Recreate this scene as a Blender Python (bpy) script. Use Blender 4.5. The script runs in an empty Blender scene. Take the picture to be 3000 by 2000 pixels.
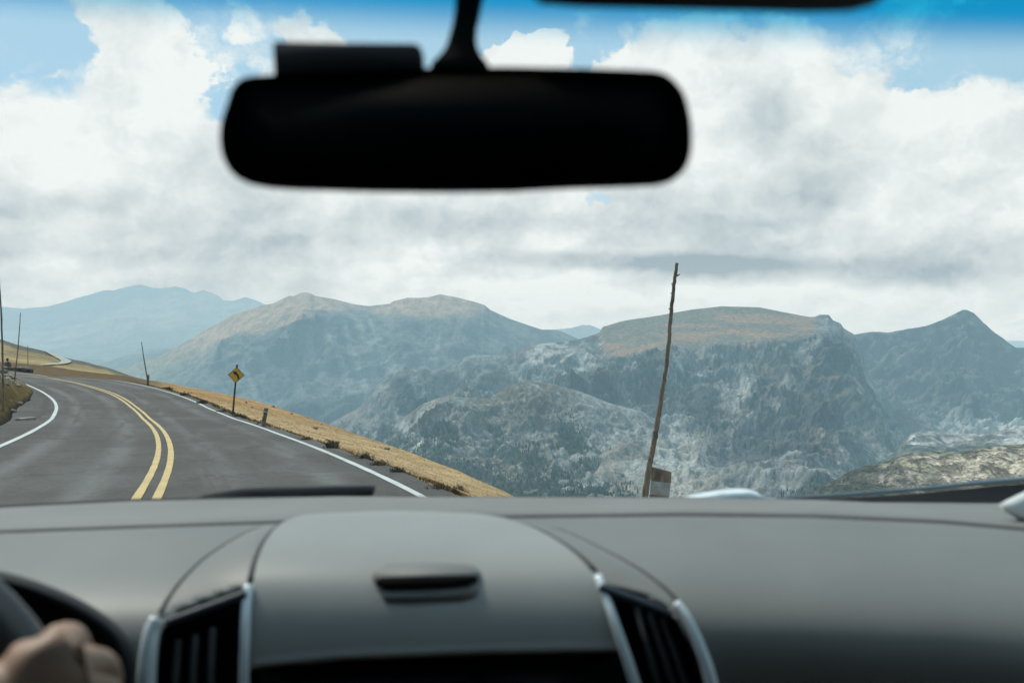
import bpy, bmesh, math, random
import numpy as np
from mathutils import Vector, Matrix
from mathutils.bvhtree import BVHTree
random.seed(7)
RNG = np.random.default_rng(11)
scene = bpy.context.scene
COL = scene.collection

# ------------------------------------------------------------------ camera
F = 2917.0          # focal length in pixels of a 3000 px wide picture (35 mm lens)
HOR = 957.0         # eye level
CAM = 1.6           # eye height above the road
PITCH = math.atan((1000 - HOR) / F)
cp, sp = math.cos(PITCH), math.sin(PITCH)

def ray(px, py):
    px = np.asarray(px, float); py = np.asarray(py, float)
    x = (px - 1500) / F; v = -(py - 1000) / F
    y = cp + v * sp; z = -sp + v * cp
    return x / y, z / y

def P(px, py, D):
    """world point seen at (px,py), D metres ahead"""
    rx, rz = ray(px, py)
    return Vector((float(rx * D), float(D), float(CAM + rz * D)))

def PA(px, py, D):
    rx, rz = ray(px, py)
    D = np.asarray(D, float)
    return np.stack([rx * D, D + 0 * rx, CAM + rz * D], -1)

def project(x, y, z):
    # world -> picture
    dz = z - CAM
    f = y * cp - dz * sp
    u = y * sp + dz * cp
    return 1500 + F * x / f, 1000 - F * u / f

cam_d = bpy.data.cameras.new('camera'); cam = bpy.data.objects.new('camera', cam_d); COL.objects.link(cam)
cam.location = (0, 0, CAM); cam.rotation_euler = (math.radians(90) - PITCH, 0, 0)
cam_d.sensor_width = 36; cam_d.lens = 35.0; cam_d.clip_start = 0.02; cam_d.clip_end = 120000
cam_d.dof.use_dof = True; cam_d.dof.focus_distance = 70; cam_d.dof.aperture_fstop = 5.8; cam_d.dof.aperture_blades = 0
scene.camera = cam
scene.view_settings.view_transform = 'Standard'; scene.view_settings.look = 'None'
scene.view_settings.exposure = 0; scene.view_settings.gamma = 1
scene.render.engine = 'CYCLES'
scene.cycles.use_denoising = True
scene.cycles.use_adaptive_sampling = True; scene.cycles.adaptive_threshold = 0.025; scene.cycles.adaptive_min_samples = 24
scene.cycles.max_bounces = 6; scene.cycles.diffuse_bounces = 3; scene.cycles.glossy_bounces = 2
scene.cycles.transparent_max_bounces = 12; scene.cycles.transmission_bounces = 4
scene.cycles.sample_clamp_indirect = 4; scene.cycles.caustics_reflective = False; scene.cycles.caustics_refractive = False

# ------------------------------------------------------------------ tagging
def tag(o, label=None, cat=None, group=None, kind=None):
    if label: o['label'] = label
    if cat: o['category'] = cat
    if group: o['group'] = group
    if kind: o['kind'] = kind
    return o

def thing(name, label, cat, loc=(0, 0, 0), group=None):
    o = bpy.data.objects.new(name, None); COL.objects.link(o); o.location = loc
    o.empty_display_size = 0.1
    return tag(o, label, cat, group)

def link(name, me, mat=None, parent=None, smooth=True):
    o = bpy.data.objects.new(name, me); COL.objects.link(o)
    if mat: me.materials.append(mat)
    if smooth:
        me.polygons.foreach_set('use_smooth', np.ones(len(me.polygons), bool))
    if parent:
        o.parent = parent
        o.matrix_parent_inverse = Matrix.Identity(4)
        if parent.parent is None:
            off = parent.location
        else:
            off = parent.location + parent.parent.location
        o.location = (-off[0], -off[1], -off[2])
        if parent.location.length == 0 and parent.parent is None: o.location = (0, 0, 0)
    return o

def mesh_np(name, V, Fq, colors=None):
    V = np.asarray(V, np.float32); Fq = np.asarray(Fq, np.int32)
    me = bpy.data.meshes.new(name)
    n, k = Fq.shape
    me.vertices.add(len(V)); me.vertices.foreach_set('co', V.ravel())
    me.loops.add(n * k); me.loops.foreach_set('vertex_index', Fq.ravel())
    me.polygons.add(n); me.polygons.foreach_set('loop_start', np.arange(n, dtype=np.int32) * k)
    me.update(calc_edges=True)
    if colors is not None:
        ca = me.color_attributes.new('Col', 'FLOAT_COLOR', 'POINT')
        c = np.ones((len(V), 4), np.float32); c[:, :3] = colors
        ca.data.foreach_set('color', c.ravel())
    return me

def grid_faces(nr, nc, flip=False):
    i = np.arange(nr * nc).reshape(nr, nc)
    a, b, c, d = i[:-1, :-1], i[:-1, 1:], i[1:, 1:], i[1:, :-1]
    q = np.stack([a, d, c, b] if not flip else [a, b, c, d], -1).reshape(-1, 4)
    return q

def grid_mesh(name, G, colors=None, flip=False):
    nr, nc = G.shape[:2]
    return mesh_np(name, G.reshape(-1, 3), grid_faces(nr, nc, flip), None if colors is None else colors.reshape(-1, 3))

# ------------------------------------------------------------------ numpy noise
def _hash(ix, iy, iz, seed):
    h = (ix.astype(np.int64) * 374761393 + iy.astype(np.int64) * 668265263 + iz.astype(np.int64) * 2147483647 + seed * 974711) & 0xffffffff
    h = ((h ^ (h >> 13)) * 1274126177) & 0xffffffff
    h = ((h ^ (h >> 16)) * 2246822519) & 0xffffffff
    return ((h ^ (h >> 15)) & 0xffffff) / float(0xffffff)

def vnoise(x, y, z, seed=0):
    x0, y0, z0 = np.floor(x), np.floor(y), np.floor(z)
    fx, fy, fz = x - x0, y - y0, z - z0
    u, v, w = [t * t * t * (t * (t * 6 - 15) + 10) for t in (fx, fy, fz)]
    r = 0
    for dx in (0, 1):
        for dy in (0, 1):
            for dz in (0, 1):
                h = _hash(x0 + dx, y0 + dy, z0 + dz, seed)
                r = r + h * (u if dx else 1 - u) * (v if dy else 1 - v) * (w if dz else 1 - w)
    return r * 2 - 1

def fbm(x, y, z, octv=5, seed=0, gain=0.5, lac=2.03):
    a, s, r = 1.0, 0.0, 0
    for k in range(octv):
        r = r + a * vnoise(x + 17.3 * k, y - 9.1 * k, z + 4.7 * k, seed + k); s += a
        x, y, z = x * lac, y * lac, z * lac; a *= gain
    return r / s

def ridged(x, y, z, octv=6, seed=0, gain=0.55, lac=2.07):
    a, s, r, w = 1.0, 0.0, 0, 1.0
    for k in range(octv):
        n = 1 - np.abs(vnoise(x + 11.3 * k, y + 5.1 * k, z - 7.7 * k, seed + k)) * 1.6
        n = np.clip(n, 0, 1) ** 2 * w
        w = np.clip(n * 2.0, 0.15, 1)
        r = r + a * n; s += a
        x, y, z = x * lac, y * lac, z * lac; a *= gain
    return r / s

def sstep(a, b, x):
    t = np.clip((x - a) / (b - a), 0, 1); return t * t * (3 - 2 * t)

def lerp(a, b, t):
    return a + (b - a) * t

# ------------------------------------------------------------------ materials
def new_mat(name):
    m = bpy.data.materials.new(name); m.use_nodes = True
    nt = m.node_tree; nt.nodes.clear()
    return m, nt

class NT:
    """little helper to write node graphs"""
    def __init__(s, nt): s.nt = nt
    def n(s, t, **kw):
        nd = s.nt.nodes.new(t)
        for k, v in kw.items():
            if k.startswith('_'): setattr(nd, k[1:], v)
        return nd
    def set(s, sock, v):
        if hasattr(v, 'is_linked') or isinstance(v, bpy.types.NodeSocket): s.nt.links.new(v, sock)
        else: sock.default_value = v
    def math(s, op, a, b=None, c=None, clamp=False):
        nd = s.nt.nodes.new('ShaderNodeMath'); nd.operation = op; nd.use_clamp = clamp
        s.set(nd.inputs[0], a)
        if b is not None: s.set(nd.inputs[1], b)
        if c is not None: s.set(nd.inputs[2], c)
        return nd.outputs[0]
    def vmath(s, op, a, b=None, scale=None):
        nd = s.nt.nodes.new('ShaderNodeVectorMath'); nd.operation = op
        s.set(nd.inputs[0], a)
        if b is not None: s.set(nd.inputs[1], b)
        if scale is not None: s.set(nd.inputs['Scale'], scale)
        return nd.outputs['Value' if op in ('LENGTH', 'DOT_PRODUCT', 'DISTANCE') else 'Vector']
    def ramp(s, x, a, b, lo=0.0, hi=1.0, smooth=True):
        nd = s.nt.nodes.new('ShaderNodeMapRange'); nd.interpolation_type = 'SMOOTHSTEP' if smooth else 'LINEAR'; nd.clamp = True
        s.set(nd.inputs['Value'], x)
        nd.inputs['From Min'].default_value = a; nd.inputs['From Max'].default_value = b
        s.set(nd.inputs['To Min'], lo); s.set(nd.inputs['To Max'], hi)
        return nd.outputs[0]
    def noise(s, vec, scale, detail=6, rough=0.55, dist=0.0, dim='3D', out='Fac'):
        nd = s.nt.nodes.new('ShaderNodeTexNoise'); nd.noise_dimensions = dim
        if vec is not None: s.set(nd.inputs['Vector'], vec)
        s.set(nd.inputs['Scale'], scale); nd.inputs['Detail'].default_value = detail
        nd.inputs['Roughness'].default_value = rough; nd.inputs['Distortion'].default_value = dist
        return nd.outputs[out]
    def mix(s, f, a, b, blend='MIX'):
        nd = s.nt.nodes.new('ShaderNodeMix'); nd.data_type = 'RGBA'; nd.blend_type = blend; nd.clamp_factor = True
        s.set(nd.inputs[0], f)
        for k, v in ((6, a), (7, b)):
            s.set(nd.inputs[k], v if not isinstance(v, tuple) else (*v[:3], 1))
        return nd.outputs[2]
    def comb(s, x, y, z):
        nd = s.nt.nodes.new('ShaderNodeCombineXYZ'); s.set(nd.inputs[0], x); s.set(nd.inputs[1], y); s.set(nd.inputs[2], z); return nd.outputs[0]
    def out(s, sh, vol=False):
        o = s.nt.nodes.new('ShaderNodeOutputMaterial'); s.nt.links.new(sh, o.inputs[0])

def bump(t, h, strength, dist=1.0):
    nd = t.nt.nodes.new('ShaderNodeBump'); nd.inputs['Strength'].default_value = strength; nd.inputs['Distance'].default_value = dist
    t.set(nd.inputs['Height'], h); return nd.outputs[0]

def plain(name, color, rough=0.6, metal=0.0, var=0.15, scale=20.0, spec=0.5, bmp=0.0, bscale=300.0):
    m, nt = new_mat(name); t = NT(nt)
    tc = t.n('ShaderNodeTexCoord').outputs['Object']
    n = t.noise(tc, scale, 5, 0.6)
    f = t.ramp(n, 0.3, 0.7)
    c = t.mix(f, tuple(x * (1 - var) for x in color), tuple(min(1, x * (1 + var)) for x in color))
    b = t.n('ShaderNodeBsdfPrincipled')
    t.set(b.inputs['Base Color'], c); b.inputs['Roughness'].default_value = rough; b.inputs['Metallic'].default_value = metal
    b.inputs['Specular IOR Level'].default_value = spec
    if bmp: t.set(b.inputs['Normal'], bump(t, t.noise(tc, bscale, 3, 0.6), bmp, 0.002))
    t.out(b.outputs[0]); return m

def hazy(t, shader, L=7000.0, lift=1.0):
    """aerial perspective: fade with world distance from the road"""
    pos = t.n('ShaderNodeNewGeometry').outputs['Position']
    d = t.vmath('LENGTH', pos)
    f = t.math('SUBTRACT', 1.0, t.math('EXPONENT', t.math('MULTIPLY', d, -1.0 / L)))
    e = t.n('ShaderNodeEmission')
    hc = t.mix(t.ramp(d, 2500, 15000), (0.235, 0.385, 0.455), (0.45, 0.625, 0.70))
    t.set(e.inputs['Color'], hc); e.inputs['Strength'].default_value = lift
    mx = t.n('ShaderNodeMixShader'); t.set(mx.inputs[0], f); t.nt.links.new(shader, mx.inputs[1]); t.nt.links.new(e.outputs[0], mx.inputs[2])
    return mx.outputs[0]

def terrain_mat(name, haze_L=7000.0, dscale=0.05, contrast=0.5, bmp=0.0, bdist=1.0, haze=True, stretch=(1, 1, 1)):
    m, nt = new_mat(name); t = NT(nt)
    vc = t.n('ShaderNodeVertexColor'); vc.layer_name = 'Col'
    pos = t.n('ShaderNodeNewGeometry').outputs['Position']
    p2 = t.vmath('MULTIPLY', pos, stretch)
    n = t.noise(p2, dscale, 8, 0.68)
    n2 = t.noise(p2, dscale * 5.3, 5, 0.65)
    f = t.math('ADD', t.ramp(n, 0.32, 0.68, 1 - contrast, 1 + contrast), t.ramp(n2, 0.3, 0.7, -contrast * 0.6, contrast * 0.6))
    col = t.vmath('SCALE', vc.outputs[0], scale=f)
    b = t.n('ShaderNodeBsdfDiffuse'); t.set(b.inputs['Color'], col)
    if bmp: t.set(b.inputs['Normal'], bump(t, t.math('ADD', n, t.math('MULTIPLY', n2, 0.35)), bmp, bdist))
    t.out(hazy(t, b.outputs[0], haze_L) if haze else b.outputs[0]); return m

# ------------------------------------------------------------------ sun and sky
SUN_AZ, SUN_EL = math.radians(-52), math.radians(54)      # azimuth from straight ahead, + to the right
sd = Vector((math.sin(SUN_AZ) * math.cos(SUN_EL), math.cos(SUN_AZ) * math.cos(SUN_EL), math.sin(SUN_EL)))
ld = bpy.data.lights.new('sun', 'SUN'); lo = bpy.data.objects.new('sun', ld); COL.objects.link(lo)
ld.energy = 3.2; ld.angle = math.radians(9); ld.color = (1.0, 0.93, 0.82)
lo.rotation_euler = sd.to_track_quat('Z', 'Y').to_euler(); lo.location = (0, 0, 50)

W = bpy.data.worlds.new('World'); scene.world = W; W.use_nodes = True
wn = W.node_tree; wn.nodes.clear(); t = NT(wn)
sky = t.n('ShaderNodeTexSky'); sky.sky_type = 'NISHITA'; sky.sun_disc = False
sky.sun_elevation = SUN_EL; sky.sun_rotation = SUN_AZ % (2 * math.pi)
sky.altitude = 3600; sky.air_density = 1.0; sky.dust_density = 0.6
g = t.n('ShaderNodeTexCoord').outputs['Generated']
sx = t.n('ShaderNodeSeparateXYZ'); t.set(sx.inputs[0], g)
AZ = t.math('ARCTAN2', sx.outputs[0], sx.outputs[1])
EL = t.math('ARCSINE', sx.outputs[2])
base = t.comb(AZ, EL, 0.0)

def sky_az(px, py):
    x = (px - 1500) / F; az = math.atan(x); el = math.atan((HOR - py) / F * math.cos(az)); return az, el

def blob(px, py, rx, ry, rot=0.0, amp=1.0, soft=0.0, vec=None):
    az, el = sky_az(px, py)
    mp = t.n('ShaderNodeMapping'); mp.vector_type = 'TEXTURE'
    t.set(mp.inputs[0], vec if vec is not None else base)
    mp.inputs['Location'].default_value = (az, el, 0); mp.inputs['Rotation'].default_value = (0, 0, rot)
    mp.inputs['Scale'].default_value = (rx / F, ry / F, 1)
    d = t.vmath('LENGTH', mp.outputs[0])
    return t.ramp(d, 1.0, soft, 0.0, amp)

def addall(lst):
    r = lst[0]
    for x in lst[1:]: r = t.math('ADD', r, x)
    return r

# fold space a little flatter toward the horizon, like banks seen edge-on
elw = t.math('ADD', EL, t.math('MULTIPLY', t.math('LOGARITHM', t.math('ADD', t.math('MAXIMUM', EL, -0.02), 0.06), math.e), 0.055))
cv = t.comb(AZ, elw, 0.37)
w1 = t.noise(cv, 6.0, 3, 0.5, out='Color')
warp = t.vmath('SCALE', t.vmath('SUBTRACT', w1, (0.5, 0.5, 0.5)), scale=0.11)
cw = t.vmath('ADD', cv, warp)
# wobble the cloud masses with the same noise so their outlines billow
w2 = t.noise(cv, 17.0, 5, 0.62, out='Color')
bw = t.vmath('ADD', t.vmath('ADD', base, t.vmath('SCALE', t.vmath('SUBTRACT', w1, (0.5, 0.5, 0.5)), scale=0.07)),
             t.vmath('SCALE', t.vmath('SUBTRACT', w2, (0.5, 0.5, 0.5)), scale=0.085))
bw = t.vmath('MULTIPLY', bw, (1, 1, 0))
def B(*a, **k): return blob(*a, vec=bw, **k)
N1 = t.noise(cw, 8.5, 8, 0.55)
def puffs(vec, scale, detail):
    nd = t.n('ShaderNodeTexVoronoi'); nd.voronoi_dimensions = '2D'; nd.feature = 'SMOOTH_F1'; nd.normalize = True
    t.set(nd.inputs['Vector'], vec); nd.inputs['Scale'].default_value = scale; nd.inputs['Detail'].default_value = detail
    nd.inputs['Roughness'].default_value = 0.55; nd.inputs['Lacunarity'].default_value = 2.3; nd.inputs['Smoothness'].default_value = 0.6
    return nd.outputs['Distance']
pv = t.vmath('ADD', cv, t.vmath('SCALE', t.vmath('SUBTRACT', w2, (0.5, 0.5, 0.5)), scale=0.045))
PF = puffs(pv, 8.5, 4)
PFb = puffs(t.vmath('ADD', pv, (-0.011, 0.018, 0)), 8.5, 3)
# big masses
mass = addall([
    t.ramp(EL, 0.27, 0.13, -0.16, 0.50),
    B(400, 330, 150, 270, 0.0, 0.62, soft=0.3), B(350, 190, 95, 80, 0, 0.35),
    B(480, 480, 240, 200, 0.5, 0.45), B(620, 560, 260, 200, 0.4, 0.3),
    B(380, 70, 360, 120, -0.75, 0.62, soft=.35), B(560, 200, 120, 120, 0.4, 0.3),
    B(690, 60, 90, 80, 0, 0.34), B(930, 90, 220, 95, -0.3, 0.62, soft=.3),
    B(80, 420, 330, 130, 0, 0.40), B(110, 245, 120, 60, 0.3, 0.30),
    B(1540, 175, 165, 95, 0, 0.75, soft=0.5), B(1830, 200, 130, 70, 0, 0.6, soft=0.4), B(1280, 175, 60, 40, 0, .4), 
    B(2150, 320, 700, 300, -0.1, 0.66, soft=0.3),
    B(2150, 110, 560, 110, 0, 0.42),
    B(2870, 430, 330, 190, -0.1, 0.66, soft=0.3), B(2700, 300, 80, 50, 0, 0.2),
    B(1000, 640, 1500, 260, 0, 0.35),
    B(120, 110, 240, 170, 0, -0.30), B(690, 300, 110, 180, 0.25, -0.75), B(620, 120, 60, 110, 0, -0.2),
    B(1350, 70, 260, 90, 0, -0.45), B(1170, 190, 150, 80, 0, -0.3),
    B(1685, 190, 40, 80, 0.2, -0.5), B(2880, 110, 300, 120, 0, -0.75), B(2680, 235, 150, 70, 0.4, -0.45),
    B(1740, 600, 110, 50, -0.1, -0.5), B(730, 660, 90, 50, 0.6, -0.2), B(2930, 960, 150, 60, 0.5, -0.4),
])
dens = t.math('ADD', t.math('ADD', mass, t.math('MULTIPLY', t.math('SUBTRACT', N1, 0.5), 1.7)), t.math('MULTIPLY', t.math('SUBTRACT', 0.45, PF), 0.35))
wisp = t.ramp(t.noise(t.vmath('ADD', cv, t.vmath('SCALE', t.vmath('SUBTRACT', w2, (0.5, 0.5, 0.5)), scale=0.10)), 9.0, 6, 0.66), 0.50, 0.72, 0, 0.8)
cover = t.math('MAXIMUM', t.ramp(dens, -0.02, 0.32), t.math('MULTIPLY', wisp, t.ramp(dens, -0.5, 0.0)))
# interior relief: lit tops of the billows, grey undersides
edge_l = t.math('MULTIPLY', t.math('SUBTRACT', PFb, PF), 1.35)
thick = t.ramp(dens, 0.2, 1.2)
big = t.noise(cw, 3.4, 4, 0.45)
bs = t.vmath('ADD', base, t.vmath('SCALE', t.vmath('SUBTRACT', w2, (0.5, 0.5, 0.5)), scale=0.030))
bs = t.vmath('MULTIPLY', t.vmath('ADD', bs, t.vmath('SCALE', t.vmath('SUBTRACT', w1, (0.5, 0.5, 0.5)), scale=0.05)), (1, 1, 0))
def S(*a, **k): return blob(*a, vec=bs, **k)
shade = addall([
    t.math('MULTIPLY', thick, 0.08), t.ramp(big, 0.44, 0.62, -0.08, 0.30),
    t.math('MULTIPLY', edge_l, -1.0), t.math('MULTIPLY', t.math('SUBTRACT', N1, 0.5), -0.30),
    blob(1800, 765, 700, 40, -0.03, 0.42, soft=.2), blob(2450, 800, 800, 60, -0.03, 0.40, soft=.1), S(1900, 775, 700, 60, -0.03, 0.2), S(2740, 740, 470, 130, 0.0, 0.46),
    S(2240, 330, 170, 250, .35, 0.46), S(2420, 560, 190, 190, .4, 0.34), S(1330, 650, 560, 85, -0.03, 0.42), S(650, 480, 190, 110, -0.3, 0.20),
    S(2100, 660, 300, 55, 0, 0.22), S(60, 590, 180, 70, 0, 0.20), S(900, 705, 420, 40, 0, .18), S(760, 600, 130, 60, 0, .12), S(2730, 600, 330, 90, 0, .1),
    S(1540, 170, 200, 80, 0, -0.30), S(1830, 190, 140, 60, 0, -.25), S(480, 260, 240, 200, 0, -0.22), S(2480, 660, 170, 110, 0.3, -0.24),
    S(1950, 480, 330, 190, 0.1, -0.18), S(200, 470, 330, 130, 0, -0.16), S(300, 800, 700, 70, 0, -0.14), S(2000, 868, 800, 34, 0, -0.26), S(1500, 830, 500, 30, 0, -.2), S(2800, 330, 260, 110, 0, -0.2)])
sh = t.ramp(shade, -0.16, 0.74, smooth=False)
ccol = t.mix(sh, (9.3, 9.5, 9.3), (4.1, 5.0, 5.5))
skyc = t.mix(0.75, sky.outputs[0], (5.2, 7.8, 9.2))
hz = t.ramp(EL, 0.12, 0.0, 0.0, 0.75)
skyc = t.mix(hz, skyc, (5.6, 7.2, 7.7))
final = t.mix(cover, skyc, ccol)
final = t.mix(t.ramp(EL, 0.075, -0.005, 0, 0.45), final, (7.4, 8.1, 8.1))
bg = t.n('ShaderNodeBackground'); t.set(bg.inputs[0], final); bg.inputs[1].default_value = 0.1
wo = t.n('ShaderNodeOutputWorld'); wn.links.new(bg.outputs[0], wo.inputs[0])

def refine(G, k):
    out = []
    for i in range(len(G) - 1):
        for j in range(k): out.append(lerp(G[i], G[i + 1], j / k))
    out.append(G[-1]); return np.array(out)

# ------------------------------------------------------------------ the road surface, rebuilt from the picture by lane width
K = np.array([-80, 0, 12, 20, 30, 40, 50, 60, 75, 90, 110, 140, 200.])
GZ = np.array([4.4, 0, -0.683, -1.131, -1.669, -2.162, -2.606, -2.995, -3.52, -4.028, -4.684, -5.663, -7.617])
BK = np.array([-0.01, -0.010, -0.011, -0.011, -0.008, -0.004, -0.010, -0.023, -0.036, -0.027, -0.043, -0.035, -0.031])
def surf(x, y): return np.interp(y, K, GZ) + np.interp(y, K, BK) * x
_ys = np.linspace(6, 200, 4000)
def road_hit(px, py):
    rx, rz = ray(px, py)
    d = CAM + rz * _ys - surf(rx * _ys, _ys)
    i = int(np.argmax(d < 0)); i = max(i, 1)
    tt = d[i - 1] / (d[i - 1] - d[i]); y = _ys[i - 1] + tt * (_ys[i] - _ys[i - 1])
    return (float(rx * y), float(y))
Rp = [(1236,1449),(1146,1409),(1012,1347),(914,1307),(834,1278),(767,1253),(714,1235),(647,1211),(580,1179),(513,1154),(446,1135),(379,1120),(344,1116),(286,1111),(179,1104),(89,1095),(27,1090)]
Yp = [(424,1468),(451,1425),(473,1380),(484,1336),(483,1300),(469,1264),(446,1240),(415,1211),(388,1188),(357,1166),(312,1146),(268,1133),(223,1121),(179,1112),(134,1107),(89,1103),(40,1098)]
Lp = [(0,1308),(67,1278),(112,1254),(143,1235),(158,1217),(167,1197),(164,1179),(147,1162),(112,1141),(67,1122)]
def smooth_line(pts, step=0.8, it=2):
    pts = np.array(pts, float)
    d = np.r_[0, np.cumsum(np.hypot(*np.diff(pts, axis=0).T))]
    n = int(d[-1] / step); s = np.linspace(0, d[-1], n)
    q = np.stack([np.interp(s, d, pts[:, 0]), np.interp(s, d, pts[:, 1])], -1)
    k = np.ones(7) / 7
    for _ in range(it):
        e = np.pad(q, ((3, 3), (0, 0)), mode='edge')
        r = np.stack([np.convolve(e[:, i], k, 'valid') for i in (0, 1)], -1)
        r[0], r[-1] = q[0], q[-1]; q = r
    return q
R_ = [(2.2, -70), (2.2, -20), (1.7, 0), (0.45, 8)] + [road_hit(*p) for p in Rp] + [(-58, 99), (-75, 106), (-95, 112)]
Y_ = [(-1.3, -70), (-1.3, -20), (-1.75, 0), (-3.15, 7.5)] + [road_hit(*p) for p in Yp] + [(-57, 95.2), (-75, 102.3), (-95, 108.4)]
L_ = [(-4.8, -70), (-4.8, -20), (-5.4, 0), (-7.5, 10.5)] + [road_hit(*p) for p in Lp] + [(-38, 74.5), (-46, 84), (-57, 91), (-75, 98.4), (-95, 104.6)]
RL, YL, LL = smooth_line(R_), smooth_line(Y_), smooth_line(L_)

def normals(q):
    d = np.gradient(q, axis=0); d /= np.hypot(*d.T)[:, None]
    return np.stack([d[:, 1], -d[:, 0]], -1)      # to the right of travel
def nearest(p, q):
    a, b = q[:-1], q[1:]; ab = b - a
    tt = np.clip(((p - a) * ab).sum(1) / (ab ** 2).sum(1), 0, 1); c = a + ab * tt[:, None]
    return c[np.argmin(np.hypot(*(c - p).T))]
def lift(q, dz=0.0): return np.stack([q[..., 0], q[..., 1], surf(q[..., 0], q[..., 1]) + dz], -1)

nY = normals(YL)
Rn = np.array([nearest(p, RL) for p in YL]); Ln = np.array([nearest(p, LL) for p in YL])
def unit(v): return v / np.maximum(np.hypot(v[..., 0], v[..., 1]), 1e-6)[..., None]
ur, ul = unit(Rn - YL), unit(Ln - YL)
ledge = 1.0 + 3.4 * sstep(22, 30, YL[:, 1]) * (1 - sstep(47, 57, YL[:, 1]))
ledge = ledge + 0.25 * fbm(YL[:, 0] * 0.7, YL[:, 1] * 0.7, YL[:, 0] * 0, 3)
redge = np.interp(YL[:, 1], [14, 34, 60], [.55, .38, .5]) + 0.12 * fbm(YL[:, 0] * 1.1, YL[:, 1] * 1.1, YL[:, 0] * 0 + 5, 4)
rows = [Ln + ul * ledge[:, None]]
rows += [lerp(Ln + ul * ledge[:, None], Ln, k) for k in (0.33, 0.66, 1.0)]
rows += [lerp(Ln, YL, k) for k in (0.25, 0.5, 0.75, 1.0)]
rows += [lerp(YL, Rn, k) for k in (0.25, 0.5, 0.75, 1.0)] + [Rn + ur * redge[:, None]]
ROAD = lift(np.array(rows))

m, nt = new_mat('asphalt'); t = NT(nt)
pos = t.n('ShaderNodeNewGeometry').outputs['Position']
n1 = t.noise(pos, 0.22, 5, 0.6, dist=0.4); n2 = t.noise(pos, 9.0, 6, 0.75)
rc = t.n('ShaderNodeVertexColor'); rc.layer_name = 'Col'
al = t.vmath('MULTIPLY', rc.outputs[0], (3.0, 0.9, 1)); n3 = t.noise(al, 1.6, 5, 0.6, dist=0.5)     # streaks along the lane
sr = t.n('ShaderNodeSeparateXYZ'); t.set(sr.inputs[0], rc.outputs[0])
au = t.math('ABSOLUTE', t.math('SUBTRACT', t.math('ABSOLUTE', sr.outputs[0]), 0.5))          # distance from lane centre
wheel = t.ramp(t.math('ABSOLUTE', t.math('SUBTRACT', au, 0.24)), 0.13, 0.0, 0.0, 1.0)
c = t.mix(t.ramp(n1, 0.35, 0.65), (0.068, 0.062, 0.056), (0.094, 0.091, 0.085))
c = t.mix(t.math('MULTIPLY', wheel, t.ramp(n3, 0.36, 0.60, 0.2, 1.0)), c, (0.128, 0.127, 0.119))
c = t.mix(t.ramp(n3, 0.48, 0.30, 0, 0.7), c, (0.062, 0.052, 0.046))
patch_ = t.ramp(t.noise(t.vmath('MULTIPLY', rc.outputs[0], (1.1, 1.3, 1)), 1.0, 3, 0.5), 0.56, 0.60, 0, 0.45)
c = t.mix(patch_, c, (0.058, 0.054, 0.050))
vr = t.n('ShaderNodeTexVoronoi'); vr.feature = 'DISTANCE_TO_EDGE'; t.set(vr.inputs['Vector'], t.vmath('ADD', pos, t.vmath('SCALE', t.noise(pos, 0.9, 3, 0.6, out='Color'), scale=1.6))); vr.inputs['Scale'].default_value = 0.22
c = t.mix(t.ramp(vr.outputs['Distance'], 0.010, 0.003, 0, 0.40), c, (0.028, 0.026, 0.025))       # tar sealed cracks
c = t.vmath('SCALE', c, scale=t.ramp(n2, 0.3, 0.7, 0.80, 1.18))
b = t.n('ShaderNodeBsdfPrincipled'); t.set(b.inputs['Base Color'], c); b.inputs['Roughness'].default_value = 0.85; b.inputs['Specular IOR Level'].default_value = 0.25
t.set(b.inputs['Normal'], bump(t, n2, 0.35, 0.01)); t.out(b.outputs[0]); M_ASPH = m
sv = np.r_[0, np.cumsum(np.hypot(*np.diff(YL, axis=0).T))]
uu = np.array([-1.6, -1.4, -1.2, -1, -.75, -.5, -.25, 0, .25, .5, .75, 1, 1.25])
RC = np.stack([uu[:, None] + 0 * sv[None], sv[None] / 10 + 0 * uu[:, None], 0 * uu[:, None] + 0 * sv[None]], -1)
ROAD = refine(ROAD, 3); RC = refine(RC, 3)
o = link('road', grid_mesh('road', ROAD, RC, flip=False), M_ASPH)
tag(o, 'dark grey asphalt mountain road bending left ahead of the car', 'road', kind='structure')

def paint_mat(name, col, wear=0.35):
    m, nt = new_mat(name); t = NT(nt)
    pos = t.n('ShaderNodeNewGeometry').outputs['Position']
    n = t.noise(pos, 14.0, 6, 0.7); n2 = t.noise(pos, 1.3, 4, 0.6)
    c = t.mix(t.ramp(t.math('ADD', n, t.math('MULTIPLY', n2, 0.4)), 0.45, 0.30 - 0.0, 0, 1), col, (0.12, 0.12, 0.11))
    c = t.vmath('SCALE', c, scale=t.ramp(n2, 0.3, 0.7, 0.86, 1.06))
    b = t.n('ShaderNodeBsdfPrincipled'); t.set(b.inputs['Base Color'], c); b.inputs['Roughness'].default_value = 0.7
    t.out(b.outputs[0]); return m
M_WHITE = paint_mat('white_paint', (0.52, 0.55, 0.525)); M_YEL = paint_mat('yellow_paint', (0.56, 0.40, 0.165))
def ribbon(name, q, half, dz, mat, label, cat, wob=0.004):
    nn = normals(q); w = half * (1 + 0.05 * RNG.standard_normal(len(q)))[:, None]
    G = np.stack([lift(q - nn * w, dz), lift(q + nn * w, dz)])
    o = link(name, grid_mesh(name, G), mat)
    return tag(o, label, cat, kind='structure')
ribbon('white_edge_line', RL, 0.062, 0.010, M_WHITE, 'white painted line along the outer grass side of the road', 'road marking')
ribbon('white_edge_line', LL, 0.075, 0.010, M_WHITE, 'white painted line around the inside of the bend by the embankment', 'road marking')
ribbon('yellow_centre_line', YL - nY * 0.13, 0.058, 0.010, M_YEL, 'left stripe of the double yellow centre line', 'road marking')
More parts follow.
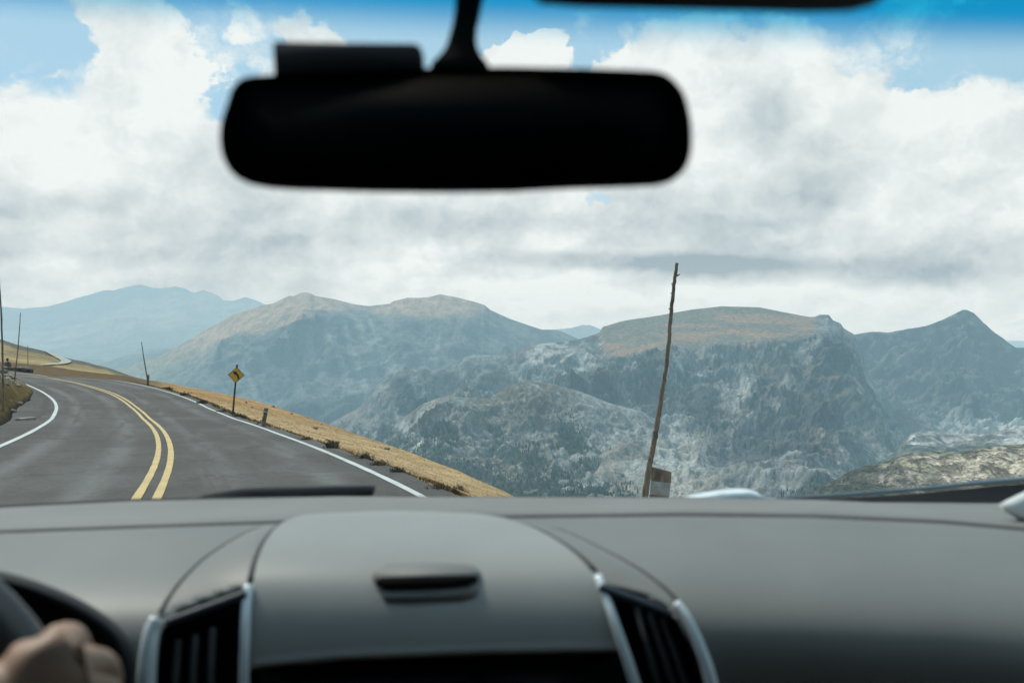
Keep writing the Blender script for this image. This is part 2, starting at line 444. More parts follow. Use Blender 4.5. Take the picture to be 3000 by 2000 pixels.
ribbon('yellow_centre_line', YL + nY * 0.13, 0.058, 0.010, M_YEL, 'right stripe of the double yellow centre line', 'road marking')
M_TAR = plain('tar', (0.022, 0.021, 0.02), 0.8)
ck = smooth_line([road_hit(*p) for p in [(112,1150),(132,1159),(137,1176),(133,1198),(122,1216),(107,1228),(90,1230)]], 0.5, 1)
ck = ck + 0.10 * RNG.standard_normal(ck.shape)
ribbon('asphalt_crack', ck, 0.15, 0.008, M_TAR, 'dark curved crack in the broken asphalt beside the inner white line', 'crack')

# ------------------------------------------------------------------ verge on the outer side (grass falling away to the valley)
SIL = np.array([(-900,1010),(-300,1040),(0,1060),(119,1069),(223,1086),(286,1093),(330,1096),(384,1103),(424,1110),(464,1119),(536,1133),(670,1157),(800,1188),(812,1195),(923,1231),(1012,1262),(1146,1307),(1258,1347),(1370,1396),(1437,1425),(1479,1450),(1600,1520),(1800,1620),(2100,1760),(2600,1960),(4000,2700)], float)
BVHS = []
def add_bvh(me):
    BVHS.append(BVHTree.FromPolygons([v.co.copy() for v in me.vertices], [tuple(p.vertices) for p in me.polygons]))
st = np.arange(0, len(YL), 1)
E0 = (Rn + ur * redge[:, None])[st]; nr = ur[st]
D0 = E0[:, 1]
wc = np.interp(D0, [0, 14, 30, 60, 80, 100], [5, 5, 6.5, 10, 13, 18])
offs = [-0.6, 0.0, 0.25, 0.6, 1.1, 1.8]
G = []
crest = E0 + nr * wc[:, None]
# crest height from the skyline of the verge
cz = np.zeros(len(E0))
for i, (x, y) in enumerate(crest):
    if y > 6:
        px = 1500 + F * x / y; py = np.interp(px, SIL[:, 0], SIL[:, 1]); cz[i] = CAM + float(ray(px, py)[1]) * y
    else: cz[i] = np.nan
ok = ~np.isnan(cz); rel = cz - surf(E0[:, 0], E0[:, 1])
rel[~ok] = np.interp(np.arange(len(rel))[~ok], np.arange(len(rel))[ok], rel[ok])
k = np.ones(9) / 9; rel = np.convolve(np.pad(rel, 4, mode='edge'), k, 'valid')
eh = surf(E0[:, 0], E0[:, 1])
fr = [-0.6, 0.0, 0.15, 0.35, 0.7] + list(np.linspace(1.2, 1.0, 1))
prof = []
for o_ in (-0.6, 0.0, 0.2, 0.5, 0.9):
    prof.append((E0 + nr * o_, eh + rel * (np.maximum(o_, 0) / wc) - 0.03 - (0.02 if o_ < 0 else 0)))
for f_ in (0.15, 0.22, 0.3, 0.38, 0.46, 0.54, 0.62, 0.7, 0.78, 0.86, 0.93, 1.0):
    prof.append((E0 + nr * (wc * f_)[:, None], eh + rel * (f_ ** 1.08) + 0.02))
for d_, s_ in ((0.8, -0.35), (2, -1.0), (5, -3.0), (12, -9), (30, -24), (80, -66), (220, -170), (500, -380)):
    prof.append((crest + nr * d_, eh + rel + s_))
Gx = np.array([np.c_[p_, z_] for p_, z_ in prof])
# noise
amp = np.array([0, 0, .02, .03, .04] + [.05] * 12 + [.1, .2, .4, 1, 3, 6, 15, 30])[:, None]
Gx[..., 2] += amp * fbm(Gx[..., 0] * .9, Gx[..., 1] * .9, Gx[..., 0] * 0, 5, seed=3)
# subdivide across for finer colour
def refine(G, k):
    out = []
    for i in range(len(G) - 1):
        for j in range(k): out.append(lerp(G[i], G[i + 1], j / k))
    out.append(G[-1]); return np.array(out)
Gx = refine(Gx, 3)
dist_edge = np.hypot(Gx[..., 0] - E0[None, :, 0], Gx[..., 1] - E0[None, :, 1])
nz = fbm(Gx[..., 0] * .35, Gx[..., 1] * .35, Gx[..., 2] * .2, 5, seed=8); nz2 = fbm(Gx[..., 0] * 1.7, Gx[..., 1] * 1.7, Gx[..., 2], 4, seed=18)
tan = np.array([0.46, 0.33, 0.185]); tan2 = np.array([0.36, 0.26, 0.15]); brn = np.array([0.13, 0.095, 0.066]); gravel = np.array([0.075, 0.065, 0.052])
cg = lerp(tan, tan2, sstep(-.3, .4, nz)[..., None])
brown_f = sstep(-.335, -.375, Gx[..., 0] / np.maximum(Gx[..., 1], 5) + .012 * nz2) * sstep(45, 60, Gx[..., 1])
cg = lerp(cg, brn, (brown_f * .95)[..., None])
cg = lerp(cg, cg * np.array([.86, .72, .62]), (sstep(50, 75, Gx[..., 1]) * (1 - brown_f) * .8)[..., None])
cg = lerp(gravel, cg, sstep(0.10, 0.55, dist_edge + 0.30 * nz2 + .1 * nz)[..., None])
me = grid_mesh('grass_verge', Gx, cg)
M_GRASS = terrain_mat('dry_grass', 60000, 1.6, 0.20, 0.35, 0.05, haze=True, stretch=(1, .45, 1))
o = link('grass_verge', me, M_GRASS); add_bvh(me)
tag(o, 'dry golden grass slope falling away from the outer edge of the road', 'grass slope', kind='structure')
VERGE = Gx

# ------------------------------------------------------------------ embankment on the inside of the bend
def patch(name, cols, rowpts, nc, sub, ampf, colf, mat, label, cat, seed=0, nfreq=0.5, kind='structure'):
    """cols: list of px; rowpts: rows, each a list of (px,py,D) of equal length; lofted and subdivided"""
    A = np.array([[tuple(P(*q)) for q in r] for r in rowpts])
    A = refine(A, sub); B_ = refine(A.transpose(1, 0, 2), nc).transpose(1, 0, 2)
    for ax in (0, 1):           # soften the loft
        for _ in range(max(1, sub // 3)):
            e = np.pad(B_, [(1, 1) if a == ax else (0, 0) for a in range(3)], mode='reflect', reflect_type='odd')
            B_ = (np.take(e, range(0, B_.shape[ax]), ax) + 2 * B_ + np.take(e, range(2, B_.shape[ax] + 2), ax)) / 4
    v = np.linspace(0, 1, B_.shape[0])[:, None] * np.ones((1, B_.shape[1]))
    n = fbm(B_[..., 0] * nfreq, B_[..., 1] * nfreq, B_[..., 2] * nfreq, 6, seed=seed, gain=0.55)
    B_[..., 2] += ampf(v) * n
    c = colf(v, n, B_)
    me = grid_mesh(name, B_, c, flip=True)
    o = link(name, me, mat); add_bvh(me)
    return tag(o, label, cat, kind=kind)

def rp(px, py):   # depth of the road surface under a pixel
    return road_hit(px, py)[1]
basep = [(-420,1330),(-200,1290),(0,1246),(31,1228),(38,1206),(58,1188),(73,1177),(92,1159),(97,1146),(92,1137),(80,1128),(70,1123)]
row0 = [(px, py + 3, rp(px, py + 3) if px >= 0 else 24 + (px + 420) / 420 * 8) for px, py in basep]
mid = [(-560,1180),(-330,1160),(-70,1150),(-20,1150),(0,1145),(20,1140),(38,1140),(58,1138),(75,1133),(76,1128),(70,1123),(64,1121)]
row1 = [(px, py, r[2] + 2.2) for (px, py), r in zip(mid, row0)]
cre = [(-900,930),(-560,1000),(-160,1045),(-70,1060),(-30,1070),(0,1079),(13,1088),(27,1094),(38,1105),(44,1110),(54,1117),(60,1121)]
row2 = [(px, py, r[2] + dd) for (px, py), r, dd in zip(cre, row0, (7, 8, 10, 11, 12, 13, 11, 9, 8, 6, 3, 1.0))]
row3 = [(px - 60, py + 14, D + 14) for px, py, D in row2]
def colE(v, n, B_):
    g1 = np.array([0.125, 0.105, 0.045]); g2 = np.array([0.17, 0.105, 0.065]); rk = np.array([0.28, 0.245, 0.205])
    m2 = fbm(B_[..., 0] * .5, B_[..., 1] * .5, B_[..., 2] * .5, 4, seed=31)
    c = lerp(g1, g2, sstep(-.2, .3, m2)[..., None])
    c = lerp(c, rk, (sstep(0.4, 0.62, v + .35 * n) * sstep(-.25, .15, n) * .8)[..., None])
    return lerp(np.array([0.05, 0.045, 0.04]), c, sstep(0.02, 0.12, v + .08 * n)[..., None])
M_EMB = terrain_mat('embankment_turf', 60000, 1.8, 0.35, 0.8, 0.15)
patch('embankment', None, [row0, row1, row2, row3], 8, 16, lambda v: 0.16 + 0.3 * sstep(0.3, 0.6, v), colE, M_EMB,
      'dark turf and rubble bank rising on the inside of the bend', 'bank', seed=41, nfreq=0.8)
# left ground behind / beside, so nothing hangs in the void
q = smooth_line([(x, y) for x, y in L_[:6]], 2.0, 1); nn = -normals(q)
GL = np.array([np.c_[q + nn * (1.0 + d), surf(*(q + nn * (1.0 + d)).T) + z - 0.04] for d, z in ((-1.2, 0), (0, 0), (3, 0.2), (8, 1.6), (20, 6), (60, 18))])
c = np.ones(GL.shape) * np.array([0.12, 0.085, 0.045])
o = link('bank_turf', grid_mesh('bank_turf', GL, c, flip=True), M_EMB); tag(o, 'turf slope rising beside the opposite lane', 'bank', kind='structure')

# ------------------------------------------------------------------ tan hillside beyond the bend, with the gravel track
hs = np.array([(-900,860),(-400,930),(-150,965),(0,990),(49,1008),(112,1023),(170,1039),(205,1050),(263,1060),(286,1068),(312,1071),(330,1079),(384,1101),(424,1115),(480,1140),(560,1200)], float)
colpx = np.linspace(-900, 560, 74)
ridge = np.interp(colpx, hs[:, 0], hs[:, 1])
bound = np.interp(colpx, SIL[:, 0], SIL[:, 1])
r0 = [(px, b_ + 40, 112) for px, b_ in zip(colpx, bound)]
r1 = [(px, b_ + 2, 150) for px, b_ in zip(colpx, bound)]
r2 = [(px, lerp(b_, r_, .55), 205) for px, r_, b_ in zip(colpx, ridge, bound)]
r3 = [(px, min(r_, b_ + 30), 250) for px, r_, b_ in zip(colpx, ridge, bound)]
r4 = [(px, max(r_, 0) + 30, 330) for px, r_ in zip(colpx, ridge)]
def colH(v, n, B_):
    a = np.array([0.36, 0.28, 0.15]); b_ = np.array([0.26, 0.205, 0.12]); rk = np.array([0.15, 0.145, 0.12])
    st_ = fbm(B_[..., 0] * .04, B_[..., 1] * .04, B_[..., 2] * .5, 5, seed=77)
    c = lerp(a, b_, sstep(-.15, .35, st_)[..., None])
    px, py = project(B_[..., 0], B_[..., 1], B_[..., 2]); rd = np.interp(px, hs[:, 0], hs[:, 1])
    c = lerp(rk, c, sstep(9, 17, py - rd + 12 * st_)[..., None])
    return c
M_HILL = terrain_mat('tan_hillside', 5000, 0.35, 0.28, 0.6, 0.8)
patch('hillside', None, [r0, r1, r2, r3, r4], 3, 12, lambda v: 0.25 + 0 * v, colH, M_HILL,
      'pale tan tundra hillside beyond the bend', 'hill', seed=51, nfreq=0.06)
HILL = BVHS[-1]
def cast(px, py, which=None):
    rx, rz = ray(px, py); d = Vector((float(rx), 1, float(rz))).normalized()
    best = None
    for b_ in ([which] if which else BVHS):
        h = b_.ray_cast(Vector((0, 0, CAM)), d)
        if h[0] is not None and (best is None or h[3] < best[3]): best = h
    return best[0] if best else None
lft = [(112,1023),(122,1027),(130,1031),(152,1043),(172,1054),(178,1058),(179,1061),(176,1064),(169,1066),(150,1067.5),(121,1070)]
rgt = [(158,1036),(160,1038),(170,1042),(184,1048),(204,1056.5),(209,1060),(208,1063),(200,1066.5),(184,1069.5),(150,1072),(119,1071.5)]
pl, pr = [], []
for (a, b_) in zip(lft, rgt):
    ha, hb = cast(a[0], a[1], HILL), cast(b_[0], b_[1], HILL)
    if ha is not None and hb is not None: pl.append(ha + Vector((0, 0, .25))); pr.append(hb + Vector((0, 0, .25)))
Gg = refine(np.array([[tuple(v) for v in pl], [tuple(v) for v in pr]]), 4)
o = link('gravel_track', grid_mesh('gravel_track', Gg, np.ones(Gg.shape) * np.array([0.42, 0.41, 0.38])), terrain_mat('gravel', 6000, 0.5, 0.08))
tag(o, 'pale gravel track doubling back over the tan hillside', 'track', kind='structure')

# ------------------------------------------------------------------ mountains
def mountain(name, sil, bot, Dr, Db, nc, nrw, colf, mat, label, noise_amp, freq, seed, px0, px1, dprof=None, env=None, aniso=(1, 1, .6), back=True, fine=.28, ribs=0.0, jag=0.0, jagf=0.02):
    sil = np.array(sil, float); bot = np.array(bot, float)
    px = np.linspace(px0, px1, nc)
    ry = np.interp(px, sil[:, 0], sil[:, 1]); by = np.interp(px, bot[:, 0], bot[:, 1])
    if jag: ry = ry + jag * ridged(px * jagf, px * 0, px * 0 + seed, 5, seed) * -1 + jag * .5
    tv = np.linspace(0, 1, nrw)[:, None]
    PX = px[None, :] + 0 * tv; PY = ry[None] + (by - ry)[None] * tv
    dp = tv if dprof is None else dprof(tv, PX, PY)
    D = Dr + (Db - Dr) * dp + 0 * PX
    G = PA(PX, PY, D)
    # displacement toward the viewer and up, strongest on the face
    fx, fy, fz = [G[..., i] * freq * aniso[i] for i in range(3)]
    wx = fbm(fx * .7, fy * .7, fz * .7, 4, seed + 50) * 0.9
    rib = ridged(G[..., 0] * freq * .42 + wx * .35, G[..., 1] * freq * .25, G[..., 2] * freq * .10, 4, seed + 70) - .35
    n = ridged(fx + wx, fy + wx, fz + wx * .5, 8, seed, gain=0.58) - 0.32
    n2 = fbm(fx * 6 + 3, fy * 6, fz * 6, 6, seed + 9, gain=0.62)
    e = (sstep(0, .10, tv) * .95 + .05) if env is None else env(tv, PX, PY)
    disp = noise_amp * e * (n * 1.2 + n2 * fine + rib * ribs)
    nrm = np.cross(np.gradient(G, axis=1), np.gradient(G, axis=0)); nrm /= np.linalg.norm(nrm, axis=-1, keepdims=True) + 1e-9
    if nrm[..., 1].mean() > 0: nrm = -nrm
    kk = np.array([0.45, -0.75, 0.35]); 
    dirn = nrm * .6 + np.array([0, -.6, .25])
    G = G + dirn * disp[..., None]
    # real normals for slope colouring
    nn = np.cross(np.gradient(G, axis=1), np.gradient(G, axis=0)); nn /= np.linalg.norm(nn, axis=-1, keepdims=True) + 1e-9
    if nn[..., 1].mean() > 0: nn = -nn
    c = colf(tv + 0 * PX, PX, PY, G, nn, n, n2)
    if back:
        bk = []
        for dD, dy in ((0.06, 0.02), (0.25, 0.10), (0.6, .3)):
            q = G[0].copy(); q[:, 1] *= 1 + dD; q[:, 0] *= 1 + dD; q[:, 2] = CAM + (q[:, 2] - CAM) * (1 + dD) - Dr * dy; bk.append(q)
        G = np.concatenate([np.array(bk[::-1]), G]); c = np.concatenate([np.repeat(c[:1], 3, 0), c])
    me = grid_mesh(name, G, np.clip(c, 0, 1), flip=True)
    o = link(name, me, mat)
    tag(o, label, 'mountain', kind='structure')
    return o, G, me

def fz3(G, f, seed, octv=5, an=(1, 1, 1)): return fbm(G[..., 0] * f * an[0], G[..., 1] * f * an[1], G[..., 2] * f * an[2], octv, seed)
C = lambda *a: np.array(a)
ROCK, ROCKL, ROCKD, TUN, TUN2, TREE, SCR, GRS = C(.25, .245, .23), C(.50, .485, .445), C(.085, .09, .092), C(.42, .27, .175), C(.25, .22, .17), C(.028, .045, .036), C(.42, .41, .37), C(.22, .19, .145)
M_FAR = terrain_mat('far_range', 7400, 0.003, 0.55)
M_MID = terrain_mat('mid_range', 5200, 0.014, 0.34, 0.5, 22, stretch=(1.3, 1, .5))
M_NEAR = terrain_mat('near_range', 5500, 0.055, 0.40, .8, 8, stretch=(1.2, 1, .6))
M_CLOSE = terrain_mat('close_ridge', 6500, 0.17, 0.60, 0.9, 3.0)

# 1 faint far range on the left
s1 = [(-900,950),(-400,925),(-200,912),(0,897),(67,903),(147,896),(214,876),(277,858),(312,849),(330,850),(379,838),(411,833),(446,842),(480,843),(513,838),(545,845),(567,858),(594,848),(625,858),(643,867),(652,878),(683,880),(719,869),(754,880),(772,889),(900,925),(1100,960)]
def c1(v, X, Y, G, N, n, n2): return lerp(C(.12, .12, .115), C(.30, .24, .17), sstep(-.1, .3, fz3(G, .0006, 5))[..., None])
mountain('mountain', s1, [(-900,1120),(1100,1120)], 16000, 9000, 420, 120, c1, M_FAR, 'faintest blue mountain range far behind the bend at the left', 260, 1/3800., 3, -900, 1100, jag=2, jagf=.03, env=lambda t_, X, Y: sstep(0, .35, t_))
# 2 low blue ridge
s2 = [(200,1130),(290,1068),(339,1050),(379,1037),(429,1036),(473,1025),(509,1019),(560,1010),(700,1000)]
mountain('mountain', s2, [(200,1170),(700,1170)], 9500, 8000, 160, 50, c1, M_FAR, 'low blue spur at the foot of the faint far range', 90, 1/1200., 13, 200, 700)
# 4 far hill in the gap
s4 = [(1450,1000),(1580,972),(1640,963),(1712,961),(1765,967),(1900,985),(2000,1000)]
mountain('mountain', s4, [(1450,1060),(2000,1060)], 14000, 12000, 120, 40, c1, M_FAR, 'small pale blue hill in the gap left of the flat topped mountain', 300, 1/2500., 23, 1450, 2000)
# 3 mid mountain
s3 = [(250,1110),(339,1081),(402,1063),(473,1041),(536,1005),(603,965),(647,943),(683,920),(723,909),(759,896),(798,889),(847,866),(861,867),(880,858),(896,856),(910,859),(923,866),(986,878),(1039,891),(1079,896),(1142,889),(1151,882),(1195,871),(1225,872),(1254,870),(1289,861),(1325,867),(1396,885),(1420,893),(1436,907),(1495,934),(1548,952),(1588,965),(1629,966),(1660,978),(1687,990),(1760,1020),(1900,1100)]
def c3(v, X, Y, G, N, n, n2):
    a = fz3(G, .0022, 61, 6); b_ = fz3(G, .009, 62, 5, (1.6, 1, .35))
    ry = np.interp(X, np.array(s3)[:, 0], np.array(s3)[:, 1])
    c = lerp(ROCKD * 1.5, ROCK, sstep(-.3, .4, b_)[..., None])
    # tundra cap and the long tan left flank
    lineX = np.interp(X, [250, 420, 600, 800, 960, 1150, 1330, 1500, 1700], [1200, 1130, 1040, 965, 915, 925, 905, 925, 985])
    tz = sstep(30, -26, Y - lineX + 55 * a)
    c = lerp(c, lerp(TUN * 1.8, TUN2 * 2.0, sstep(-.2, .5, a)[..., None]), (tz * .95)[..., None])
    # left low greenish part
    c = lerp(c, TUN2 * C(.8, 1.05, .8), (sstep(650, 450, X) * .5)[..., None])
    # scree chutes running down from the saddle
    for (x0, y0, x1, y1, w) in ((1000, 905, 1150, 1080, 16), (1010, 960, 1070, 1130, 12), (1075, 930, 1145, 1085, 10), (965, 1000, 1068, 1175, 12), (1000, 1100, 1062, 1175, 16), (1290, 960, 1260, 1060, 10), (720, 1080, 765, 1190, 9)):
        tt = np.clip((Y - y0) / (y1 - y0), 0, 1); cx = x0 + (x1 - x0) * tt + 14 * a
        m_ = np.exp(-((X - cx) / (w * (.6 + tt))) ** 2) * sstep(y0 - 15, y0 + 15, Y) * sstep(y1 + 20, y1 - 10, Y)
        c = lerp(c, SCR, (m_ * (.75 + .4 * b_))[..., None].clip(0, 1))
    c = lerp(c, TREE * 1.3, (sstep(1135, 1200, Y + 50 * a) * .8)[..., None])
    return c
mountain('mountain', s3, [(250,1260),(800,1330),(1900,1330)], 6400, 4200, 620, 240, c3, M_MID, 'long hazy blue mountain with a tan shoulder left of centre', 170, 1/1100., 5, 250, 1900,
         env=lambda t_, X, Y: (sstep(0, .30, t_) * .97 + .03) * (1 - .6 * sstep(700, 450, X)), aniso=(1.2, 1, .35), ribs=1.3)

# 6 right pyramid peak
s6 = [(2380,1010),(2470,985),(2503,978),(2544,971),(2575,970),(2602,972),(2646,965),(2713,953),(2758,936),(2798,917),(2820,906),(2829,905),(2838,907),(2856,916),(2879,941),(2914,972),(2950,999),(2977,1017),(3000,1017),(3200,1050),(3700,1090)]
def c6(v, X, Y, G, N, n, n2):
    a = fz3(G, .004, 71, 6); b_ = fz3(G, .02, 72, 5, (1.5, 1, .4))
    c = lerp(ROCKD * .6, ROCK * .75, sstep(-.25, .45, b_ * .9 + n2 * .5)[..., None])
    c = lerp(c, SCR * 1.5, (sstep(1190, 1250, Y + 45 * a + (X - 2800) * .06) * sstep(2640, 2780, X) * .9)[..., None])
    c = lerp(c, ROCK * .9, (sstep(1060, 1180, Y + 60 * a) * sstep(2900, 2700, X) * .6)[..., None])
    c = lerp(c, TUN, (np.exp(-((X - 2968) / 9) ** 2 - ((Y - 1160) / 12) ** 2) * .6)[..., None])
    return c
mountain('mountain', s6, [(2380,1400),(3700,1400)], 5200, 3000, 420, 230, c6, M_MID, 'dark pyramid shaped peak at the right', 130, 1/420., 7, 2380, 3700, aniso=(1, 1, .5), fine=.6, ribs=1.2)

# 5 flat topped mountain, the main one
s5 = [(930,1262),(995,1224),(1057,1188),(1084,1157),(1102,1121),(1146,1095),(1187,1072),(1220,1075),(1245,1071),(1262,1080),(1280,1086),(1334,1068),(1361,1045),(1396,1037),(1437,1039),(1475,1042),(1495,1034),(1539,1019),(1588,1005),(1650,1000),(1703,990),(1756,974),(1765,958),(1814,943),(1841,937),(1912,927),(2024,907),(2113,897),(2225,900),(2300,915),(2370,928),(2387,927),(2401,921),(2428,921),(2441,938),(2463,947),(2472,961),(2503,978),(2525,1020),(2548,1110),(2600,1200),(2700,1280),(2900,1330)]
lip = np.array([(1500,1040),(1700,1030),(1765,1050),(1805,1040),(1886,1030),(1966,1019),(2046,1023),(2091,1012),(2180,1003),(2247,992),(2334,984),(2390,972),(2450,985),(2520,1020),(2600,1110),(2750,1320)], float)
s5a = np.array(s5, float)
def in_top(X, Y, a=0):
    L = np.interp(X, lip[:, 0], lip[:, 1]); return sstep(7, -7, Y - L + a) * sstep(1745, 1790, X + (Y - 1000) * -.3 + a) * sstep(2400, 2360, X + .5 * a)
def prof5(tv, X, Y):
    tp = in_top(X, Y)
    # plateau: much depth over few pixels, then cliff, then apron
    L = np.interp(X, lip[:, 0], lip[:, 1]); ry = np.interp(X, s5a[:, 0], s5a[:, 1])
    u = np.clip((Y - ry) / np.maximum(L - ry, 8), 0, 1)
    plate = sstep(1700, 1850, X) * sstep(2680, 2330, X)
    low = np.clip((Y - L) / (1470 - L), 0, 1)
    a_ = (.28 * u + .72 * low ** 1.0) * plate + (1 - plate) * (.12 + .88 * tv)
    return a_
FOR = [(1180,1345,120,40),(1330,1410,160,70),(1450,1440,150,60),(1450,1300,60,20),(1545,1335,50,40),(1640,1320,32,85),(1680,1310,45,75),(1700,1390,100,55),(1600,1430,200,60),(1280,1280,70,50),(1130,1290,60,40),(1440,1253,26,9),(1468,1283,16,12),(1830,1440,60,40),(1655,1245,30,40),(1230,1250,35,25),(1760,1440,90,40),(1000,1300,90,60),(2370,1450,120,30),(1045,1265,60,40)]
def forest_mask(X, Y, w1, w2):
    m_ = np.zeros_like(X)
    for (cx, cy, rx, ry_) in FOR:
        d = np.hypot((X + 28 * w1 - cx) / rx, (Y + 16 * w2 - cy) / ry_)
        m_ = np.maximum(m_, sstep(1.05, .8, d))
    gap = sstep(.18, .34, w2 + .35 * w1)
    return m_ * (1 - gap * .85)
def c5(v, X, Y, G, N, n, n2):
    a = fz3(G, .006, 81, 6); b_ = fz3(G, .024, 82, 6, (1.2, 1, .7)); d_ = fz3(G, .0025, 83, 4); st_ = fz3(G, .012, 84, 5, (.35, .35, 2.2))
    steep = sstep(.62, .30, N[..., 2])
    c = lerp(ROCKD * 1.6, ROCKL * .72, sstep(-.4, .5, b_ * .8 + n2 * .4)[..., None])
    # shade of the couloirs and walls, painted into the rock colour
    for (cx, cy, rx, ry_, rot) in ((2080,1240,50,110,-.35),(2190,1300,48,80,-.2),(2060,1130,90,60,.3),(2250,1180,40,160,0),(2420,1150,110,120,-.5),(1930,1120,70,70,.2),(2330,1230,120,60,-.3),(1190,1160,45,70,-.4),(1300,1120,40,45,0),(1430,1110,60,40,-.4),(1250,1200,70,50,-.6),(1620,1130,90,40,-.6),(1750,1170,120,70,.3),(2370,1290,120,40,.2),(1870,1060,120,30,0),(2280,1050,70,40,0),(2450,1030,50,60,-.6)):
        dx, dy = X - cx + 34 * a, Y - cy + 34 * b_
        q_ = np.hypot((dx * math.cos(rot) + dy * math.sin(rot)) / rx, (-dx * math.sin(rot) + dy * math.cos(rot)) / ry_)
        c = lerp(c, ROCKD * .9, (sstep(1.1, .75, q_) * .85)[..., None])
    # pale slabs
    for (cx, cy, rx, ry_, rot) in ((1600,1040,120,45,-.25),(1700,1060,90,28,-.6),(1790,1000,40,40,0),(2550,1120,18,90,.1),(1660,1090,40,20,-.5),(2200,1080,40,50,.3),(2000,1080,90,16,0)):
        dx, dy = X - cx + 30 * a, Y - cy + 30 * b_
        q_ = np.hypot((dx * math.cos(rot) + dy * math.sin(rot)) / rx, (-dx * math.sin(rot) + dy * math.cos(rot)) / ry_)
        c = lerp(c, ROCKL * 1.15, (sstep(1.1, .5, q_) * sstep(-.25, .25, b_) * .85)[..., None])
    # scree apron
    ap = sstep(1160, 1240, Y + 60 * d_ + 30 * a) * sstep(1420, 1560, X) * sstep(2150, 2000, X + 40 * a)
    c = lerp(c, lerp(SCR * .62, SCR * .95, sstep(-.3, .3, b_)[..., None]), (ap * .8)[..., None])
    tong = np.exp(-((X - (1965 + (Y - 1170) * .12) + 20 * a) / (30 + (Y - 1170).clip(0) * .22)) ** 2) * sstep(1165, 1190, Y)
    c = lerp(c, SCR * 1.15, (tong * .8)[..., None])
    ap2 = sstep(1120, 1160, Y + 30 * a) * sstep(1230, 1330, X) * sstep(1640, 1500, X)
    c = lerp(c, lerp(GRS, SCR * .75, sstep(-.25, .2, a + .5 * b_)[..., None]), (ap2 * .75)[..., None])
    # warm grass ledges
    gl = sstep(.08, .3, a + .4 * st_) * sstep(.25, .5, N[..., 2])
    c = lerp(c, lerp(TUN, GRS, .5), (gl * .35 * (1 - steep))[..., None])
    # tundra top
    tp = in_top(X, Y, 14 * a)
    c = lerp(c, lerp(TUN, TUN2 * 1.0, sstep(-.16, .16, st_ + .3 * a)[..., None]), (tp * .97)[..., None])
    # forest floor
    fm = forest_mask(X, Y, a * 1.6, b_ * 1.4)
    c = lerp(c, TREE * 1.4, (fm * .85)[..., None])
    return c
def env5(tv, X, Y):
    e = sstep(0, .14, tv) * .97 + .03
    tp = in_top(X, Y)
    soft = sstep(1200, 1330, Y) * .45 + .6 * np.exp(-((X - 2440) / 60) ** 2) * sstep(1010, 960, Y)
    return e * (1 - .93 * tp) * (1 - soft)
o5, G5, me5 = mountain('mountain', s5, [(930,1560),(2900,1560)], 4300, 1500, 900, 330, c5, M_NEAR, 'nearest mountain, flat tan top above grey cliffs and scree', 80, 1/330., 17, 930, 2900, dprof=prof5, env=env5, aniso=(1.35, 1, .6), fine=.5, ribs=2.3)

# front spur with grass, scree and trees
s5b = [(1080,1330),(1115,1287),(1146,1260),(1173,1229),(1204,1206),(1236,1184),(1270,1170),(1316,1159),(1345,1163),(1370,1163),(1414,1168),(1435,1166),(1450,1157),(1472,1140),(1495,1128),(1520,1120),(1548,1117),(1620,1124),(1700,1146),(1790,1180),(1880,1205),(1960,1250),(2040,1300),(2150,1370),(2300,1450)]
def rdg(G): return ridged(G[..., 0] * .011, G[..., 1] * .004, G[..., 2] * .005, 6, 99)
def c5b(v, X, Y, G, N, n, n2):
    a = fz3(G, .006, 81, 6); b_ = fz3(G, .024, 82, 6, (1.2, 1, .7)); k_ = fz3(G, .09, 86, 5)
    c = lerp(GRS * .85, SCR * .55, sstep(-.22, .18, a + .5 * b_)[..., None])
    c = lerp(c, ROCKD * 1.25, (sstep(.0, .35, rdg(G) - .38) * .75)[..., None])
    c = lerp(c, ROCKD * 1.3, (sstep(.15, .45, k_ + b_ * .5) * .6)[..., None])
    c = lerp(c, SCR * 1.15, (sstep(.18, .5, k_ - .3 * b_) * .7)[..., None])
    sl = np.exp(-(np.hypot((X - 1240) / 95, (Y - 1262) / 60)) ** 2)
    c = lerp(c, ROCKL, (sl * sstep(-.2, .2, b_))[..., None])
    c = lerp(c, TUN * .85, (sstep(.2, .4, a - .4 * b_) * .4)[..., None])
    c = lerp(c, lerp(ROCK * 1.1, SCR * 1.05, sstep(-.2, .2, b_)[..., None]), (sstep(1560, 1760, X + 60 * a) * .85)[..., None])
    return lerp(c, TREE * 1.4, (forest_mask(X, Y, a * 1.6, b_ * 1.4) * .85)[..., None])
ob, Gb, meb = mountain('mountain', s5b, [(1080,1560),(2300,1560)], 2700, 1450, 500, 220, c5b, M_NEAR, 'tree dotted tan and grey spur in front of the flat topped mountain', 38, 1/190., 57, 1080, 2300, aniso=(1, 1, .7), fine=.7, ribs=1.6)

# rocky ridge in front of the peak, lower right
s7 = [(2440,1440),(2520,1400),(2593,1349),(2629,1309),(2669,1269),(2696,1260),(2735,1264),(2780,1271),(2870,1268),(2905,1262),(2941,1258),(3000,1240),(3200,1215),(3600,1200)]
def c7(v, X, Y, G, N, n, n2):
    a = fz3(G, .01, 91, 6); b_ = fz3(G, .05, 92, 6, (.7, .7, 1.6))
    c = lerp(ROCKD * 1.7, ROCKL * 1.15, sstep(-.3, .3, b_ * .8 + n2 * .4)[..., None])
    c = lerp(c, GRS, (sstep(.1, .35, a) * .5)[..., None])
    return lerp(c, TREE * 1.6, (sstep(1300, 1330, Y + 30 * a) * .7)[..., None])
mountain('rocky_ridge', s7, [(2440,1500),(3600,1420)], 2300, 1500, 300, 110, c7, M_NEAR, 'grey ribbed rock ridge in front of the pyramid peak', 50, 1/150., 27, 2440, 3600, aniso=(1, 1, 1.0), fine=.6, ribs=.8, jag=4, jagf=.04)
